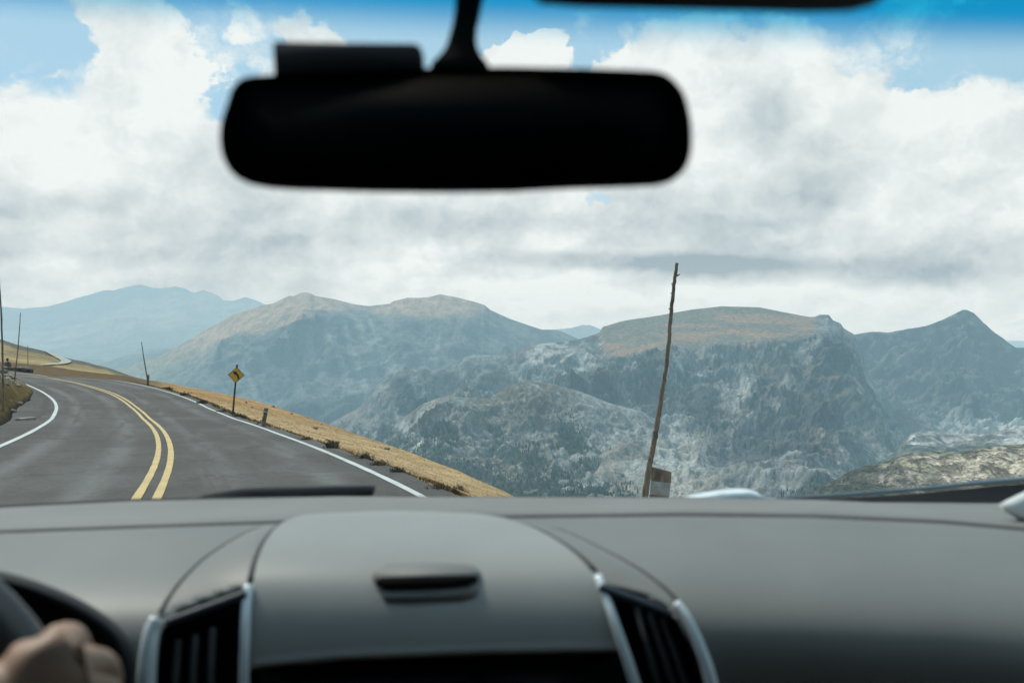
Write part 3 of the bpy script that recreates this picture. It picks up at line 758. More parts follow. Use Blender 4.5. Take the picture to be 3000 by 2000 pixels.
# sunlit knoll at the lower right corner
s8 = [(2260,1500),(2380,1440),(2500,1376),(2538,1363),(2597,1350),(2653,1330),(2679,1324),(2730,1321),(2819,1322),(2844,1317),(2908,1308),(2946,1301),(3000,1298),(3300,1280),(3700,1240)]
def c8(v, X, Y, G, N, n, n2):
    a = fz3(G, .02, 93, 6); b_ = fz3(G, .09, 94, 6)
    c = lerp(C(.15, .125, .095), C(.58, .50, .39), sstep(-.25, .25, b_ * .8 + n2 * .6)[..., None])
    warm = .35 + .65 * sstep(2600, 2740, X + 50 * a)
    c = lerp(C(.055, .066, .068), c, (warm * .88 + .12)[..., None])  # shadow over the left part painted in as dark blue-grey
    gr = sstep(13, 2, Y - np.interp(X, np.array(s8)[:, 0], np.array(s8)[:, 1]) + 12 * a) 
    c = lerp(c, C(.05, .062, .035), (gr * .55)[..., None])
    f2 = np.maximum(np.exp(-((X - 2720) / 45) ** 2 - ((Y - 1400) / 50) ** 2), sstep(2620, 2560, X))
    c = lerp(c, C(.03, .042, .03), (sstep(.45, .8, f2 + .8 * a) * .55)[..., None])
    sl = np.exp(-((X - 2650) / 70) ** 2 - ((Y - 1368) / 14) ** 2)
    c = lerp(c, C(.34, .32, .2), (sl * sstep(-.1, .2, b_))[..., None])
    return c
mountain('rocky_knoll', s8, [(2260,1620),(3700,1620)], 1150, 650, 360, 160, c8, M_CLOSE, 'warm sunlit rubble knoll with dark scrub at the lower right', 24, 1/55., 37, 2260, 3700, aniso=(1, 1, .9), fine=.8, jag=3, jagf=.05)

# valley floor out to the horizon
xs = np.linspace(-1, 1, 60); xs = np.sign(xs) * np.abs(xs) ** 2.2 * 60000
X_, Y_g = np.meshgrid(xs, xs); Zg = -900 + 120 * fbm(X_ / 3000, Y_g / 3000, X_ * 0, 5, 5)
o = link('ground', grid_mesh('ground', np.stack([X_, Y_g, Zg], -1), np.ones(X_.shape + (3,)) * C(.06, .07, .05), flip=True), M_FAR)
tag(o, 'valley floor far below the road', 'ground', kind='structure')

# conifer forest on the lower slopes (uncountable)
def cone_tree(h, r):
    vs, fs = [], []
    for k, (z0, z1, rr) in enumerate(((.08, .55, 1.0), (.35, .8, .75), (.6, 1.0, .48))):
        b0 = len(vs)
        for j in range(5):
            a = j * 2 * math.pi / 5 + k * .6; vs.append((rr * r * math.cos(a), rr * r * math.sin(a), z0 * h))
        vs.append((0, 0, z1 * h))
        for j in range(5): fs.append((b0 + j, b0 + (j + 1) % 5, b0 + 5))
    return np.array(vs), np.array(fs)
tv_, tf_ = cone_tree(1.0, .2)
Vs, Fs = [], []; nT = 0
for Gf in (G5[3:], Gb[3:]):
  PXf, PYf = project(Gf[..., 0], Gf[..., 1], Gf[..., 2])
  a = fz3(Gf, .006, 81, 6); b_ = fz3(Gf, .024, 82, 6, (1.2, 1, .7))
  fm = forest_mask(PXf, PYf, a * 1.6, b_ * 1.4) * (PYf < 1475)
  idx = np.argwhere((fm > .35) & (PYf > 1175))
  sel = idx[RNG.choice(len(idx), min(5200, len(idx)), replace=False)]
  extra = np.argwhere((PYf > 1290) & (PYf < 1470) & (PXf < 1800))
  sel = np.concatenate([sel, extra[RNG.choice(len(extra), 450, replace=False)]])
  for i, j in sel:
    h = 3.5 + 7 * RNG.random() ** 1.6 ; w = RNG.uniform(.8, 1.3)
    base_ = Gf[i, j] + np.array([RNG.uniform(-3, 3), RNG.uniform(-3, 3), -1.0])
    Vs.append(tv_ * np.array([h * w, h * w, h]) + base_); Fs.append(tf_ + nT * len(tv_)); nT += 1
Vs = np.concatenate(Vs); Fs = np.concatenate(Fs)
cc = lerp(C(.035, .05, .042), C(.075, .09, .062), (fbm(Vs[:, 0] * .05, Vs[:, 1] * .05, Vs[:, 2] * .05, 3, 4) * .5 + .5)[:, None])
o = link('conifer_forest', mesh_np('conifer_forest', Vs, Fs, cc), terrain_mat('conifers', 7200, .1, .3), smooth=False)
tag(o, 'dark conifer forest scattered over the lower slopes of the flat topped mountain', 'forest', kind='stuff')

# ================================================================== things by the road
def tube(bm, pts, radii, seg=10, cap=True, squash=None):
    """tapered tube along a list of points"""
    pts = [Vector(p) for p in pts]; rings = []
    prev = None
    for i, p in enumerate(pts):
        d = (pts[min(i + 1, len(pts) - 1)] - pts[max(i - 1, 0)]).normalized()
        up = prev if prev is not None else (Vector((1, 0, 0)) if abs(d.x) < .9 else Vector((0, 1, 0)))
        s = d.cross(up).normalized(); u = s.cross(d).normalized(); prev = u
        r = radii[i] if hasattr(radii, '__len__') else radii
        ring = []
        for k in range(seg):
            a = 2 * math.pi * k / seg
            ring.append(bm.verts.new(p + (s * math.cos(a) + u * math.sin(a)) * r))
        rings.append(ring)
    for a, b in zip(rings[:-1], rings[1:]):
        for k in range(seg): bm.faces.new((a[k], a[(k + 1) % seg], b[(k + 1) % seg], b[k]))
    if cap: bm.faces.new(rings[0][::-1]); bm.faces.new(rings[-1])
    return rings

def box(bm, c, size, rot=None, bevel=0.0):
    r = bmesh.ops.create_cube(bm, size=1.0)
    M = Matrix.Translation(Vector(c)) @ (rot.to_4x4() if rot else Matrix.Identity(4)) @ Matrix.Diagonal((*size, 1))
    bmesh.ops.transform(bm, matrix=M, verts=r['verts'])
    if bevel:
        es = list({e for v in r['verts'] for e in v.link_edges})
        bmesh.ops.bevel(bm, geom=es, offset=bevel, segments=2, affect='EDGES', profile=0.6)

def fin(name, bm, mat, parent=None, smooth=True):
    bmesh.ops.recalc_face_normals(bm, faces=bm.faces)
    me = bpy.data.meshes.new(name); bm.to_mesh(me); bm.free()
    return link(name, me, mat, parent, smooth)

def auto(o, ang=40):
    for e in []: pass
    o.data.set_sharp_from_angle(angle=math.radians(ang))
    return o

def ground(x, y, z0=30.0):
    best = None
    for b_ in BVHS:
        h = b_.ray_cast(Vector((x, y, z0)), Vector((0, 0, -1)))
        if h[0] is not None and (best is None or h[0].z > best): best = h[0].z
    r = surf(x, y)
    return best if best is not None else r

def wood_mat(name, c1, c2, scale=8):
    m, nt = new_mat(name); t = NT(nt)
    p = t.n('ShaderNodeTexCoord').outputs['Object']
    n = t.noise(t.vmath('MULTIPLY', p, (9, 9, 1)), scale * .35, 6, .7); n2 = t.noise(p, scale * .5, 4, .6)
    c = t.mix(t.ramp(n, .35, .65), c1, c2); c = t.mix(t.ramp(n2, .55, .7, 0, .7), c, (c1[0] * .35, c1[1] * .35, c1[2] * .35))
    b = t.n('ShaderNodeBsdfPrincipled'); t.set(b.inputs['Base Color'], c); b.inputs['Roughness'].default_value = .9
    t.set(b.inputs['Normal'], bump(t, n, .6, .01)); t.out(b.outputs[0]); return m
M_WOOD = wood_mat('weathered_wood', (.115, .092, .075), (.21, .175, .145))
M_WOODD = wood_mat('dark_wood', (.035, .03, .027), (.065, .055, .048))
M_WOODR = wood_mat('brown_wood', (.13, .105, .085), (.22, .18, .145))

# ---- tall bent marker pole beside the car
DP = 16.5
pp = [(1984,770),(1980,800),(1975,829),(1971,870),(1966,916),(1963,950),(1961,987),(1955,1050),(1951,1080),(1946,1112),(1935,1179),(1926,1237),(1921,1268),(1915,1300),(1909,1330),(1903,1358),(1898,1392),(1893,1425),(1888,1480),(1884,1560),(1880,1700),(1877,1800)]
wd = [9.5, 10, 10.5, 10.5, 11, 11, 11.5, 12, 12.5, 13, 14, 15, 15.5, 16, 16.5, 17, 18, 19, 20, 21, 22, 22.5]
pts = [P(x, y, DP) for x, y in pp]
gz = ground(pts[-3].x, DP)
pts = [p for p in pts if p.z > gz - .3]; 
def dense(pts, rad, k=5, jit=.006):
    out, rr = [], []
    for i in range(len(pts) - 1):
        for j in range(k):
            f = j / k; out.append(pts[i].lerp(pts[i + 1], f) + Vector((random.uniform(-1, 1), random.uniform(-1, 1), 0)) * jit); rr.append(lerp(rad[i], rad[i + 1], f) * random.uniform(.93, 1.08))
    out.append(pts[-1]); rr.append(rad[-1]); return out, rr
rad = [w / 2 / F * DP for w in wd[:len(pts)]]
root = thing('snow_pole', 'tall crooked weathered wooden pole with a small board at its foot', 'pole', (pts[-1].x, DP, gz), 'wooden snow poles along the road')
bm = bmesh.new(); q, rr = dense(pts, rad); tube(bm, q, rr, 12)
for (x, y, dx, dy) in ((1987,806,5,-3),(1971,831,-4,1),(1969,858,-4,2),(1963,905,-4,-1),(1966,930,4,-2),(1951,1075,-4,-2),(1940,1170,4,1),(1958,1010,4,-1)):
    a = P(x, y, DP); tube(bm, [a - Vector((dx, 0, -dy)) * .004, a + Vector((dx, 0, -dy)) * .005, a + Vector((dx, -1, -dy)) * .0065], [.016, .009, .004], 6)
fin('pole', bm, M_WOOD, root)
def board(px, D, th, mat, name, parent):
    bm = bmesh.new(); fr = [bm.verts.new(P(x, y, D)) for x, y in px]; bk = [bm.verts.new(P(x, y, D) + Vector((0.01, th, 0))) for x, y in px]
    bm.faces.new(fr); bm.faces.new(bk[::-1])
    for i in range(len(px)): j = (i + 1) % len(px); bm.faces.new((fr[i], bk[i], bk[j], fr[j]))
    return fin(name, bm, mat, parent, smooth=False)
board([(1908,1367),(1930,1372),(1967,1383),(1966,1413),(1955,1413),(1907,1408)], DP, .05, M_WOODR, 'marker_board', root)
board([(1907,1409),(1964,1414),(1960,1452),(1903,1447)], DP - .01, .02, plain('grey_white_plate', (.25, .28, .295), .7, var=.25, scale=6), 'white_panel', root)
board([(1903,1448),(1960,1453),(1957,1500),(1898,1500)], DP, .05, plain('red_plate', (.13, .06, .045), .7), 'red_panel', root)

# ---- the other poles
def pole(name, label, ptsw, D, mat=M_WOOD, group='wooden snow poles along the road'):
    p = [P(x, y, D) for x, y, w in ptsw]; r = [w / 2 / F * D for x, y, w in ptsw]
    root = thing(name, label, 'pole', tuple(p[-1]), group)
    bm = bmesh.new(); q, rr = dense(p, r, 4, .004); tube(bm, q, rr, 8); fin('shaft', bm, mat, root); return root
pole('snow_pole', 'thin wooden pole at the left frame edge, standing in the inner bank turf', [(-14,640,4),(-3,820,5),(3,907,5),(7,1022,5.5),(9,1110,6),(10,1160,6),(10,1203,6)], 30)
pole('snow_pole', 'slim pole at the tip of the inner bank, in front of the stone wall', [(60,916,2.2),(57,960,2.6),(51,1040,3.2),(46,1080,3.6),(43,1110,4)], 58)
pole('snow_pole', 'faint distant pole on the brown strip below the gravel track', [(81,1012,1.6),(82,1040,2),(81,1078,2.2)], 118)
rt = pole('snow_pole', 'slim leaning pole across the bend with a short stake at its base', [(414,1001,2),(417,1020,2.4),(420,1041,2.8),(426,1077,3.4),(431,1106,3.6),(432,1132,3.6)], 70)
bm = bmesh.new(); q, rr = dense([P(434.5,1097,70), P(433.5,1112,70), P(432.5,1131,70)], [3.4/F*70, 3.6/F*70, 3.8/F*70], 3, .01); tube(bm, q, rr, 8); fin('stake', bm, M_WOODR, rt)

# ---- broken stub post with a dark strut
DS = ground and 34.0
root = thing('stub_post', 'short broken wooden post with a wire band and a dark strut leaning left', 'post', tuple(P(772, 1250, DS)))
bm = bmesh.new(); q, rr = dense([P(779.5,1195,DS), P(777,1212,DS), P(774,1232,DS), P(771,1256,DS)], [6.2/F*DS, 6.1/F*DS, 6.4/F*DS, 6.2/F*DS], 4, .006); tube(bm, q, rr, 10)
fin('post', bm, M_WOOD, root)
bm = bmesh.new(); tube(bm, [P(778.3,1204,DS), P(777.7,1207.5,DS)], 7.0/F*DS, 12); fin('wire_band', bm, plain('band_metal', (.42,.40,.36), .6, .4), root)
bm = bmesh.new(); tube(bm, [P(771,1229,DS-.05), P(765,1231,DS-.1), P(760,1237,DS-.15), P(752,1243,DS-.2)], [1.7/F*DS]*4, 7); fin('strut', bm, M_WOODD, root)

# ---- yellow warning sign
DG = 43.0
def V2(px, py, D=DG): return P(px, py, D)
root = thing('warning_sign', 'yellow diamond road sign with a black left curve arrow on a dark post', 'road sign', tuple(P(681.5, 1216, DG)))
bm = bmesh.new()
a, b_ = P(694.6, 1068, DG + .04), P(681.2, 1219, DG + .04)
tube(bm, [a, a.lerp(b_, .3), a.lerp(b_, .7), b_], 2.7 / F * DG, 4, True); fin('post', bm, M_WOODD, root, smooth=False)
cor = [(667.2,1097),(694,1075.2),(716,1099.6),(690,1121.6)]
def diamond(sc, D, th, name, mat, parent):
    cx, cy = 691.8, 1098.4; pts_ = []
    n = len(cor)
    for i in range(n):           # rounded corners
        p0, p, p1 = [np.array(cor[(i + k) % n]) for k in (-1, 0, 1)]
        for f in (.06, .03):
            pts_.append(p + (p0 - p) * f)
        for f in (.03, .06):
            pts_.append(p + (p1 - p) * f)
    pts_ = [((x - cx) * sc + cx, (y - cy) * sc + cy) for x, y in pts_]
    bm = bmesh.new(); fr = [bm.verts.new(P(x, y, D)) for x, y in pts_]; bk = [bm.verts.new(P(x, y, D) + Vector((0, th, 0))) for x, y in pts_]
    bm.faces.new(fr); bm.faces.new(bk[::-1])
    for i in range(len(pts_)): j = (i + 1) % len(pts_); bm.faces.new((fr[i], bk[i], bk[j], fr[j]))
    return fin(name, bm, mat, parent, smooth=False)
M_SIGN = plain('sign_yellow', (.60, .33, .035), .45, var=.08, scale=3); M_BLK = plain('sign_black', (.012, .012, .013), .5)
diamond(1.0, DG - .02, .03, 'border', M_BLK, root)
face = diamond(.93, DG - .026, .004, 'sign_face', M_SIGN, root)
bm = bmesh.new()
cl = [(698.0,1110.2),(698.3,1105),(697.0,1100.6),(694.2,1096.6),(690.6,1093.6)]
off_ = []
for i, (x, y) in enumerate(cl):
    x0, y0 = cl[max(i - 1, 0)]; x1, y1 = cl[min(i + 1, len(cl) - 1)]
    d = np.array([x1 - x0, y1 - y0]); d = d / np.hypot(*d); nn_ = np.array([-d[1], d[0]]) * 2.8
    off_.append(((x - nn_[0], y - nn_[1]), (x + nn_[0], y + nn_[1])))
prevv = None
for a_, b2 in off_:
    va, vb = bm.verts.new(P(*a_, DG - .034)), bm.verts.new(P(*b2, DG - .034))
    if prevv: bm.faces.new((prevv[0], prevv[1], vb, va))
    prevv = (va, vb)
bm.faces.new([bm.verts.new(P(x, y, DG - .034)) for x, y in ((682.0,1087.4),(694.6,1088.6),(686.4,1098.4))])
ar = fin('curve_arrow', bm, M_BLK, root, smooth=False)

# ---- dark weed clumps along the shoulder
M_WEED = [plain('weed_' + n_, c_, .9, var=.5, scale=6) for n_, c_ in (('brown', (.13, .09, .062)), ('olive', (.10, .09, .05)), ('dark', (.075, .06, .045)))]
def clump(px, py, wpx, hpx, label, mi, dens=170):
    h = cast(px, py, BVHS[0]); 
    if h is None: return
    D = h.y; w, hh = wpx / F * D * .9, hpx / F * D * 1.5
    V_, F_ = [], []
    for k in range(dens):
        bx, by = random.gauss(0, w * .24), random.gauss(0, w * .22)
        L = hh * random.uniform(.35, 1.0) * (1 - .35 * min(1, abs(bx) / w))
        lean = Vector((random.gauss(bx * .5, .12 * hh), random.gauss(0, .15 * hh), L)); wv = random.uniform(.009, .02) * (D / 22)
        b0 = Vector((bx, by, -.05)); sd_ = Vector((random.uniform(-1, 1), random.uniform(-1, 1), 0)).normalized() * wv
        i0 = len(V_); V_ += [tuple(b0 - sd_), tuple(b0 + sd_), tuple(b0 + lean * .6 + sd_ * .8), tuple(b0 + lean)]
        F_ += [(i0, i0 + 1, i0 + 2), (i0, i0 + 2, i0 + 3)]
        if random.random() < .5:
            e = b0 + lean * random.uniform(.4, .9); s2 = Vector((random.gauss(0, 1), random.gauss(0, 1), random.uniform(0, 1))).normalized() * L * .3
            i0 = len(V_); V_ += [tuple(e), tuple(e + s2 + Vector((0, 0, wv * 2))), tuple(e + s2)]; F_ += [(i0, i0 + 1, i0 + 2)]
    o = link('weed_clump', mesh_np('weed_clump', V_, F_), M_WEED[mi], smooth=False); o.location = h + Vector((0, 0, 0.0))
    tag(o, label, 'weeds', 'weed clumps along the road shoulder')
for args in [
    (900,1292,34,14,'low brown weed clump between the stub post and the dark leafy clump',0),
    (972,1316,36,26,'dark upright weed clump just past the stub post, second along the shoulder',2),
    (1070,1347,44,22,'spiky dark weed clump midway along the shoulder',2),
    (1035,1342,30,11,'low olive weed tuft leaning against the spiky dark clump',1),
    (1112,1368,50,22,'ragged brown weeds on the shoulder between two darker clumps',0),
    (1165,1388,38,24,'dark pointed weed clump near the end of the visible shoulder',2),
    (1285,1437,60,26,'green olive weed mound beside the dashboard line',1),
    (1345,1446,40,26,'reddish stalks standing just above the dashboard line',0),
    (592,1184,24,10,'small dark tuft on the shoulder left of the yellow sign',2),
    (540,1160,22,9,'smaller tuft on the shoulder, farthest from the car',0),
    (650,1209,30,8,'brown tuft in front of the yellow sign post',0),
    (700,1222,32,10,'dark low weeds at the foot of the yellow sign post, right side',2),
    (492,1141,20,7,'tiny tuft near the leaning pole across the bend',1)]:
    clump(*args)

# ---- short grass blades over the verge (uncountable)
def blades(name, label, G, r0, r1, n, hmin, hmax, col, mask=None, up=Vector((0, 0, 1))):
    nrw_, ncl = G.shape[:2]
    i = RNG.integers(r0, r1, n); j = RNG.integers(0, ncl - 1, n)
    j = np.clip((RNG.random(n) ** 1.0 * (ncl - 1)).astype(int), 0, ncl - 2)
    f, g_ = RNG.random(n)[:, None], RNG.random(n)[:, None]
    B_ = (G[i, j] * (1 - f) + G[i + 1, j] * f) * (1 - g_) + (G[i, j + 1] * (1 - f) + G[i + 1, j + 1] * f) * g_
    ok_ = (B_[:, 1] > 9) & (B_[:, 1] < 75)
    B_ = B_[ok_]; n = len(B_)
    h = RNG.uniform(hmin, hmax, n)[:, None]; w = (.004 + .00035 * B_[:, 1])[:, None]
    a = RNG.uniform(0, 6.28, n); s = np.stack([np.cos(a), np.sin(a), 0 * a], 1) * w
    l = np.stack([RNG.normal(.15, .35, n), RNG.normal(0, .3, n), np.ones(n)], 1) * h
    V_ = np.stack([B_ - s, B_ + s, B_ + l], 1).reshape(-1, 3); F_ = np.arange(len(V_)).reshape(-1, 3)
    c = np.repeat(col(B_), 3, 0)
    o = link(name, mesh_np(name, V_, F_, c), M_GRASS, smooth=False); return tag(o, label, 'grass', kind='stuff')
def gcol(B_):
    n = RNG.random(len(B_))[:, None]; far = (sstep(-.335, -.375, B_[:, 0] / B_[:, 1]) * sstep(45, 60, B_[:, 1]))[:, None]
    c = lerp(C(.46, .33, .185), C(.38, .275, .155), n); return lerp(c, C(.13, .095, .066), far)
blades('grass', 'short dry golden grass covering the outer verge', VERGE, 9, 51, 60000, .010, .030, gcol)
# darker fringe hugging the asphalt
def fcol(B_):
    n = RNG.random(len(B_))[:, None]; return lerp(C(.06, .045, .03), C(.17, .115, .055), n)
blades('grass_fringe', 'thin dark fringe of grass along the asphalt edge', VERGE, 4, 11, 9000, .03, .11, fcol)

# ---- rocks
def rock(bm_pos, size, label, group, mat, name='rock', seed=0):
    bm = bmesh.new(); bmesh.ops.create_icosphere(bm, subdivisions=2, radius=1)
    rnd = random.Random(seed); dirs = [Vector((rnd.gauss(0, 1), rnd.gauss(0, 1), rnd.gauss(0, 1))).normalized() for _ in range(9)]
    for v in bm.verts:
        for d in dirs:
            k = v.co.dot(d); lim = .62 + .1 * (dirs.index(d) % 3)
            if k > lim: v.co -= d * (k - lim)
        v.co = Vector((v.co.x * size[0], v.co.y * size[1], v.co.z * size[2]))
    o = fin(name, bm, mat, None, smooth=False); o.location = bm_pos; o.rotation_euler = (rnd.uniform(-.3, .3), rnd.uniform(-.3, .3), rnd.uniform(0, 6))
    return tag(o, label, 'rock', group)
M_ROCKA = plain('pale_rock', (.42, .36, .30), .9, var=.35, scale=5); M_ROCKB = plain('dark_rock', (.15, .135, .12), .9, var=.4, scale=5); M_ROCKC = plain('red_rock', (.16, .085, .07), .9, var=.3, scale=5)
EMB = BVHS[1]
names = ['pale flat rock at the road end of the inner bank crest', 'small pale rock on the inner bank just above the white line', 'pale angular rock near the top of the inner bank', 'reddish rock at the left frame edge on top of the bank',
 'grey rock below the slim pole on the inner bank', 'pale brown rock halfway down the inner bank crest', 'small grey rock beside the thin pole at the frame edge', 'dark rock in the turf right of the thin edge pole', 'pale pebble sized rock low in the bank turf', 'long dark rock on the crest under the stone wall',
 'grey rock at the lowest corner of the bank beside the asphalt', 'dark lump at the bank foot above the pale kerb slab', 'small brown rock near the bank tip', 'broken grey rock on the bank edge facing the road']
spots = [(41,1109,.22,0),(33,1116,.17,0),(30,1102,.2,0),(4,1088,.2,2),(22,1110,.2,0),(46,1124,.2,0),(14,1100,.2,0),(20,1128,.18,1),(31,1174,.1,0),(12,1091,.3,1),(58,1182,.2,0),(38,1206,.22,1),(66,1126,.13,0),(52,1130,.2,0)]
for k, ((px, py, s_, mi), nm) in enumerate(zip(spots, names)):
    s_ *= .62
    h = cast(px, py, EMB)
    if h is None: h = P(px, py, 55)
    rock(h + Vector((0, 0, s_ * .2)), (s_ * 1.5, s_ * 1.1, s_ * .8), nm, 'rocks on the inner bank', (M_ROCKA, M_ROCKB, M_ROCKC)[mi], seed=k)
for k, (px, py, s_, nm) in enumerate([(923,1256,.14,'dark stone alone on the golden grass above the weeds'),(1134,1317,.13,'single dark stone on the golden grass to the right'),(941,1243,.08,'small dark stone near the top of the golden grass'),(720,1180,.12,'dark stone on the grass right of the sign post'),(738,1194,.10,'little dark stone left of the stub post'),(800,1192,.14,'dark stone on the grass skyline behind the stub post'),(855,1213,.12,'dark stone on the grass skyline right of the stub post')]):
    h = cast(px, py, BVHS[0])
    if h is not None: rock(h + Vector((0, 0, s_ * .3)), (s_ * 1.4, s_, s_ * .7), nm, 'stones scattered on the golden grass', M_ROCKB, 'stone', 40 + k)
# pale kerb slab at the drain
a, b_ = Vector((*road_hit(52, 1231), 0)), Vector((*road_hit(97, 1229), 0))
bm = bmesh.new(); mid_ = (a + b_) / 2; L = (b_ - a).length; ang = math.atan2(b_.y - a.y, b_.x - a.x)
box(bm, (mid_.x, mid_.y, surf(mid_.x, mid_.y) + .03), (L, .28, .12), Matrix.Rotation(ang, 3, 'Z'), .02)
tag(fin('kerb_slab', bm, plain('old_concrete', (.26, .24, .20), .9, var=.4, scale=4)), 'weathered pale slab across the broken asphalt beside the inner line', 'kerb')

# ---- low stone wall and the figure sitting on it
root = thing('stone_wall', 'low dark stone wall with pale cap stones at the far side of the bend', 'wall', tuple(P(50, 1094, 98)))
wp = [(8,1096,104),(30,1094,102),(52,1094,100),(72,1095,98),(88,1097,97)]
M_STN = plain('wall_stone', (.085, .085, .08), .95, var=.55, scale=2.2); M_CAP = plain('cap_stone', (.19, .18, .155), .9, var=.3, scale=2)
bm = bmesh.new(); bm2 = bmesh.new()
for (x0, y0, d0), (x1, y1, d1) in zip(wp[:-1], wp[1:]):
    for s_ in range(3):
        f0, f1 = s_ / 3, (s_ + 1) / 3
        p0 = P(lerp(x0, x1, f0), lerp(y0, y1, f0), lerp(d0, d1, f0)); p1 = P(lerp(x0, x1, f1), lerp(y0, y1, f1), lerp(d0, d1, f1))
        for r_ in range(3):
            c0 = (p0 + p1) / 2 + Vector((random.uniform(-.08, .08), random.uniform(-.05, .05), -.05 + .22 * r_))
            box(bm, c0, ((p1 - p0).length * random.uniform(.95, 1.1), .5, .225), Matrix.Rotation(random.uniform(-.08, .08), 3, 'Z'), .03)
        box(bm2, (p0 + p1) / 2 + Vector((0, 0, .60 + random.uniform(-.04, .03))), ((p1 - p0).length * .93, .62, .10), Matrix.Rotation(random.uniform(-.05, .05), 3, 'Y'), .02)
fin('wall_body', bm, M_STN, root, False); fin('cap_stones', bm2, M_CAP, root, False)

def skin(name, chains, parent, mat, subd=1, root_first=True):
    """chains: list of [(pos, radius), ...]; first chain starts at the root; later chains may start at an existing joint index"""
    verts, rad_, edges = [], [], []
    def add(p, r): verts.append(tuple(p)); rad_.append(r); return len(verts) - 1
    for ch in chains:
        prev_ = ch['from'] if ch.get('from') is not None else None
        for p, r in ch['pts']:
            i = add(p, r)
            if prev_ is not None: edges.append((prev_, i))
            prev_ = i
        ch['end'] = prev_
    me = bpy.data.meshes.new(name); me.from_pydata(verts, edges, []); me.update()
    o = bpy.data.objects.new(name, me); COL.objects.link(o)
    md = o.modifiers.new('Skin', 'SKIN'); md.use_smooth_shade = True; md.branch_smoothing = .6
    for i, sv in enumerate(me.skin_vertices[0].data):
        sv.radius = (rad_[i], rad_[i]) if not hasattr(rad_[i], '__len__') else rad_[i]; sv.use_root = (i == 0)
    sb = o.modifiers.new('Subdivision', 'SUBSURF'); sb.levels = subd; sb.render_levels = subd
    dg = bpy.context.evaluated_depsgraph_get(); me2 = bpy.data.meshes.new_from_object(o.evaluated_get(dg), depsgraph=dg)
    bpy.data.objects.remove(o)
    return link(name, me2, mat, parent)

# seated figure, seen from behind
fb = P(21.5, 1076, 101)     # seat on the wall
fig = thing('person', 'distant person in grey jacket sitting on the low stone wall, back turned', 'person', tuple(fb))
def at_(x, y, z): return fb + Vector((x, y, z))
ch = [dict(pts=[(at_(0, 0, .10), .17), (at_(0, .02, .28), .16), (at_(0, .03, .46), .19), (at_(0, .04, .58), .15), (at_(0, .05, .66), .06), (at_(0, .05, .74), .095), (at_(0, .05, .86), .09)])]
ch += [dict(**{'from': 3}, pts=[(at_(-.2, .04, .54), .07), (at_(-.27, .1, .3), .055), (at_(-.2, .3, .12), .045), (at_(-.12, .38, .1), .04)]), dict(**{'from': 3}, pts=[(at_(.2, .04, .54), .07), (at_(.27, .1, .3), .055), (at_(.2, .3, .12), .045), (at_(.12, .38, .1), .04)])]
ch += [dict(**{'from': 0}, pts=[(at_(-.1, .2, .1), .085), (at_(-.12, .46, .1), .07), (at_(-.12, .5, -.3), .05), (at_(-.12, .55, -.36), .04)]), dict(**{'from': 0}, pts=[(at_(.1, .2, .1), .085), (at_(.12, .46, .1), .07), (at_(.12, .5, -.3), .05), (at_(.12, .55, -.36), .04)])]
skin('body', ch, fig, plain('skin_far', (.28, .17, .12), .7))
bm = bmesh.new(); bmesh.ops.create_uvsphere(bm, u_segments=14, v_segments=10, radius=.125)
for v in bm.verts: v.co = Vector((v.co.x, v.co.y * 1.05, v.co.z * 1.1)) + at_(0, .02, .81)
fin('hair', bm, plain('brown_hair', (.065, .028, .018), .8), fig)
jk = [dict(pts=[(at_(0, 0, .04), .20), (at_(0, .02, .26), .19), (at_(0, .03, .46), .215), (at_(0, .04, .60), .15)]),
      dict(**{'from': 2}, pts=[(at_(-.21, .05, .53), .095), (at_(-.29, .11, .29), .08), (at_(-.22, .27, .15), .07)]), dict(**{'from': 2}, pts=[(at_(.21, .05, .53), .095), (at_(.29, .11, .29), .08), (at_(.22, .27, .15), .07)])]
skin('jacket', jk, fig, plain('grey_jacket', (.12, .12, .13), .85, var=.7, scale=3))

# ================================================================== the car around the camera
car = thing('car', 'the car seen from inside: grey dashboard, windscreen, mirror and air vents', 'car')
def soft(name, col, rough=.55, bmp=.25, spec=.35):
    m, nt = new_mat(name); t = NT(nt); p = t.n('ShaderNodeTexCoord').outputs['Object']
    n = t.noise(p, 900, 3, .6); n2 = t.noise(p, 6, 3, .5)
    b = t.n('ShaderNodeBsdfPrincipled'); t.set(b.inputs['Base Color'], t.mix(t.ramp(n2, .3, .7), tuple(x * .93 for x in col), tuple(x * 1.06 for x in col)))
    b.inputs['Roughness'].default_value = rough; b.inputs['Specular IOR Level'].default_value = spec
    t.set(b.inputs['Normal'], bump(t, n, bmp, .0006)); t.out(b.outputs[0]); return m
M_DASH = soft('dash_vinyl', (.175, .175, .166), .5); M_DASH2 = soft('dash_pad', (.185, .182, .172), .6); M_HOODC = soft('console_vinyl', (.275, .275, .262), .42)
M_DARK = soft('black_plastic', (.012, .012, .013), .6, .1, .2); M_BLACK = plain('matte_black', (.004, .004, .004), .9, spec=.05)
M_GROOVE = plain('groove', (.075, .07, .073), .9, spec=.1)
M_SILV = plain('satin_silver', (.66, .72, .74), .34, .15, var=.04)
M_HEAD = plain('headliner_cloth', (.07, .062, .052), .95)
M_SCREEN = plain('screen_black', (.006, .006, .007), .35, spec=.15)

def I(px, xs_, ys__): return np.interp(px, xs_, ys__)
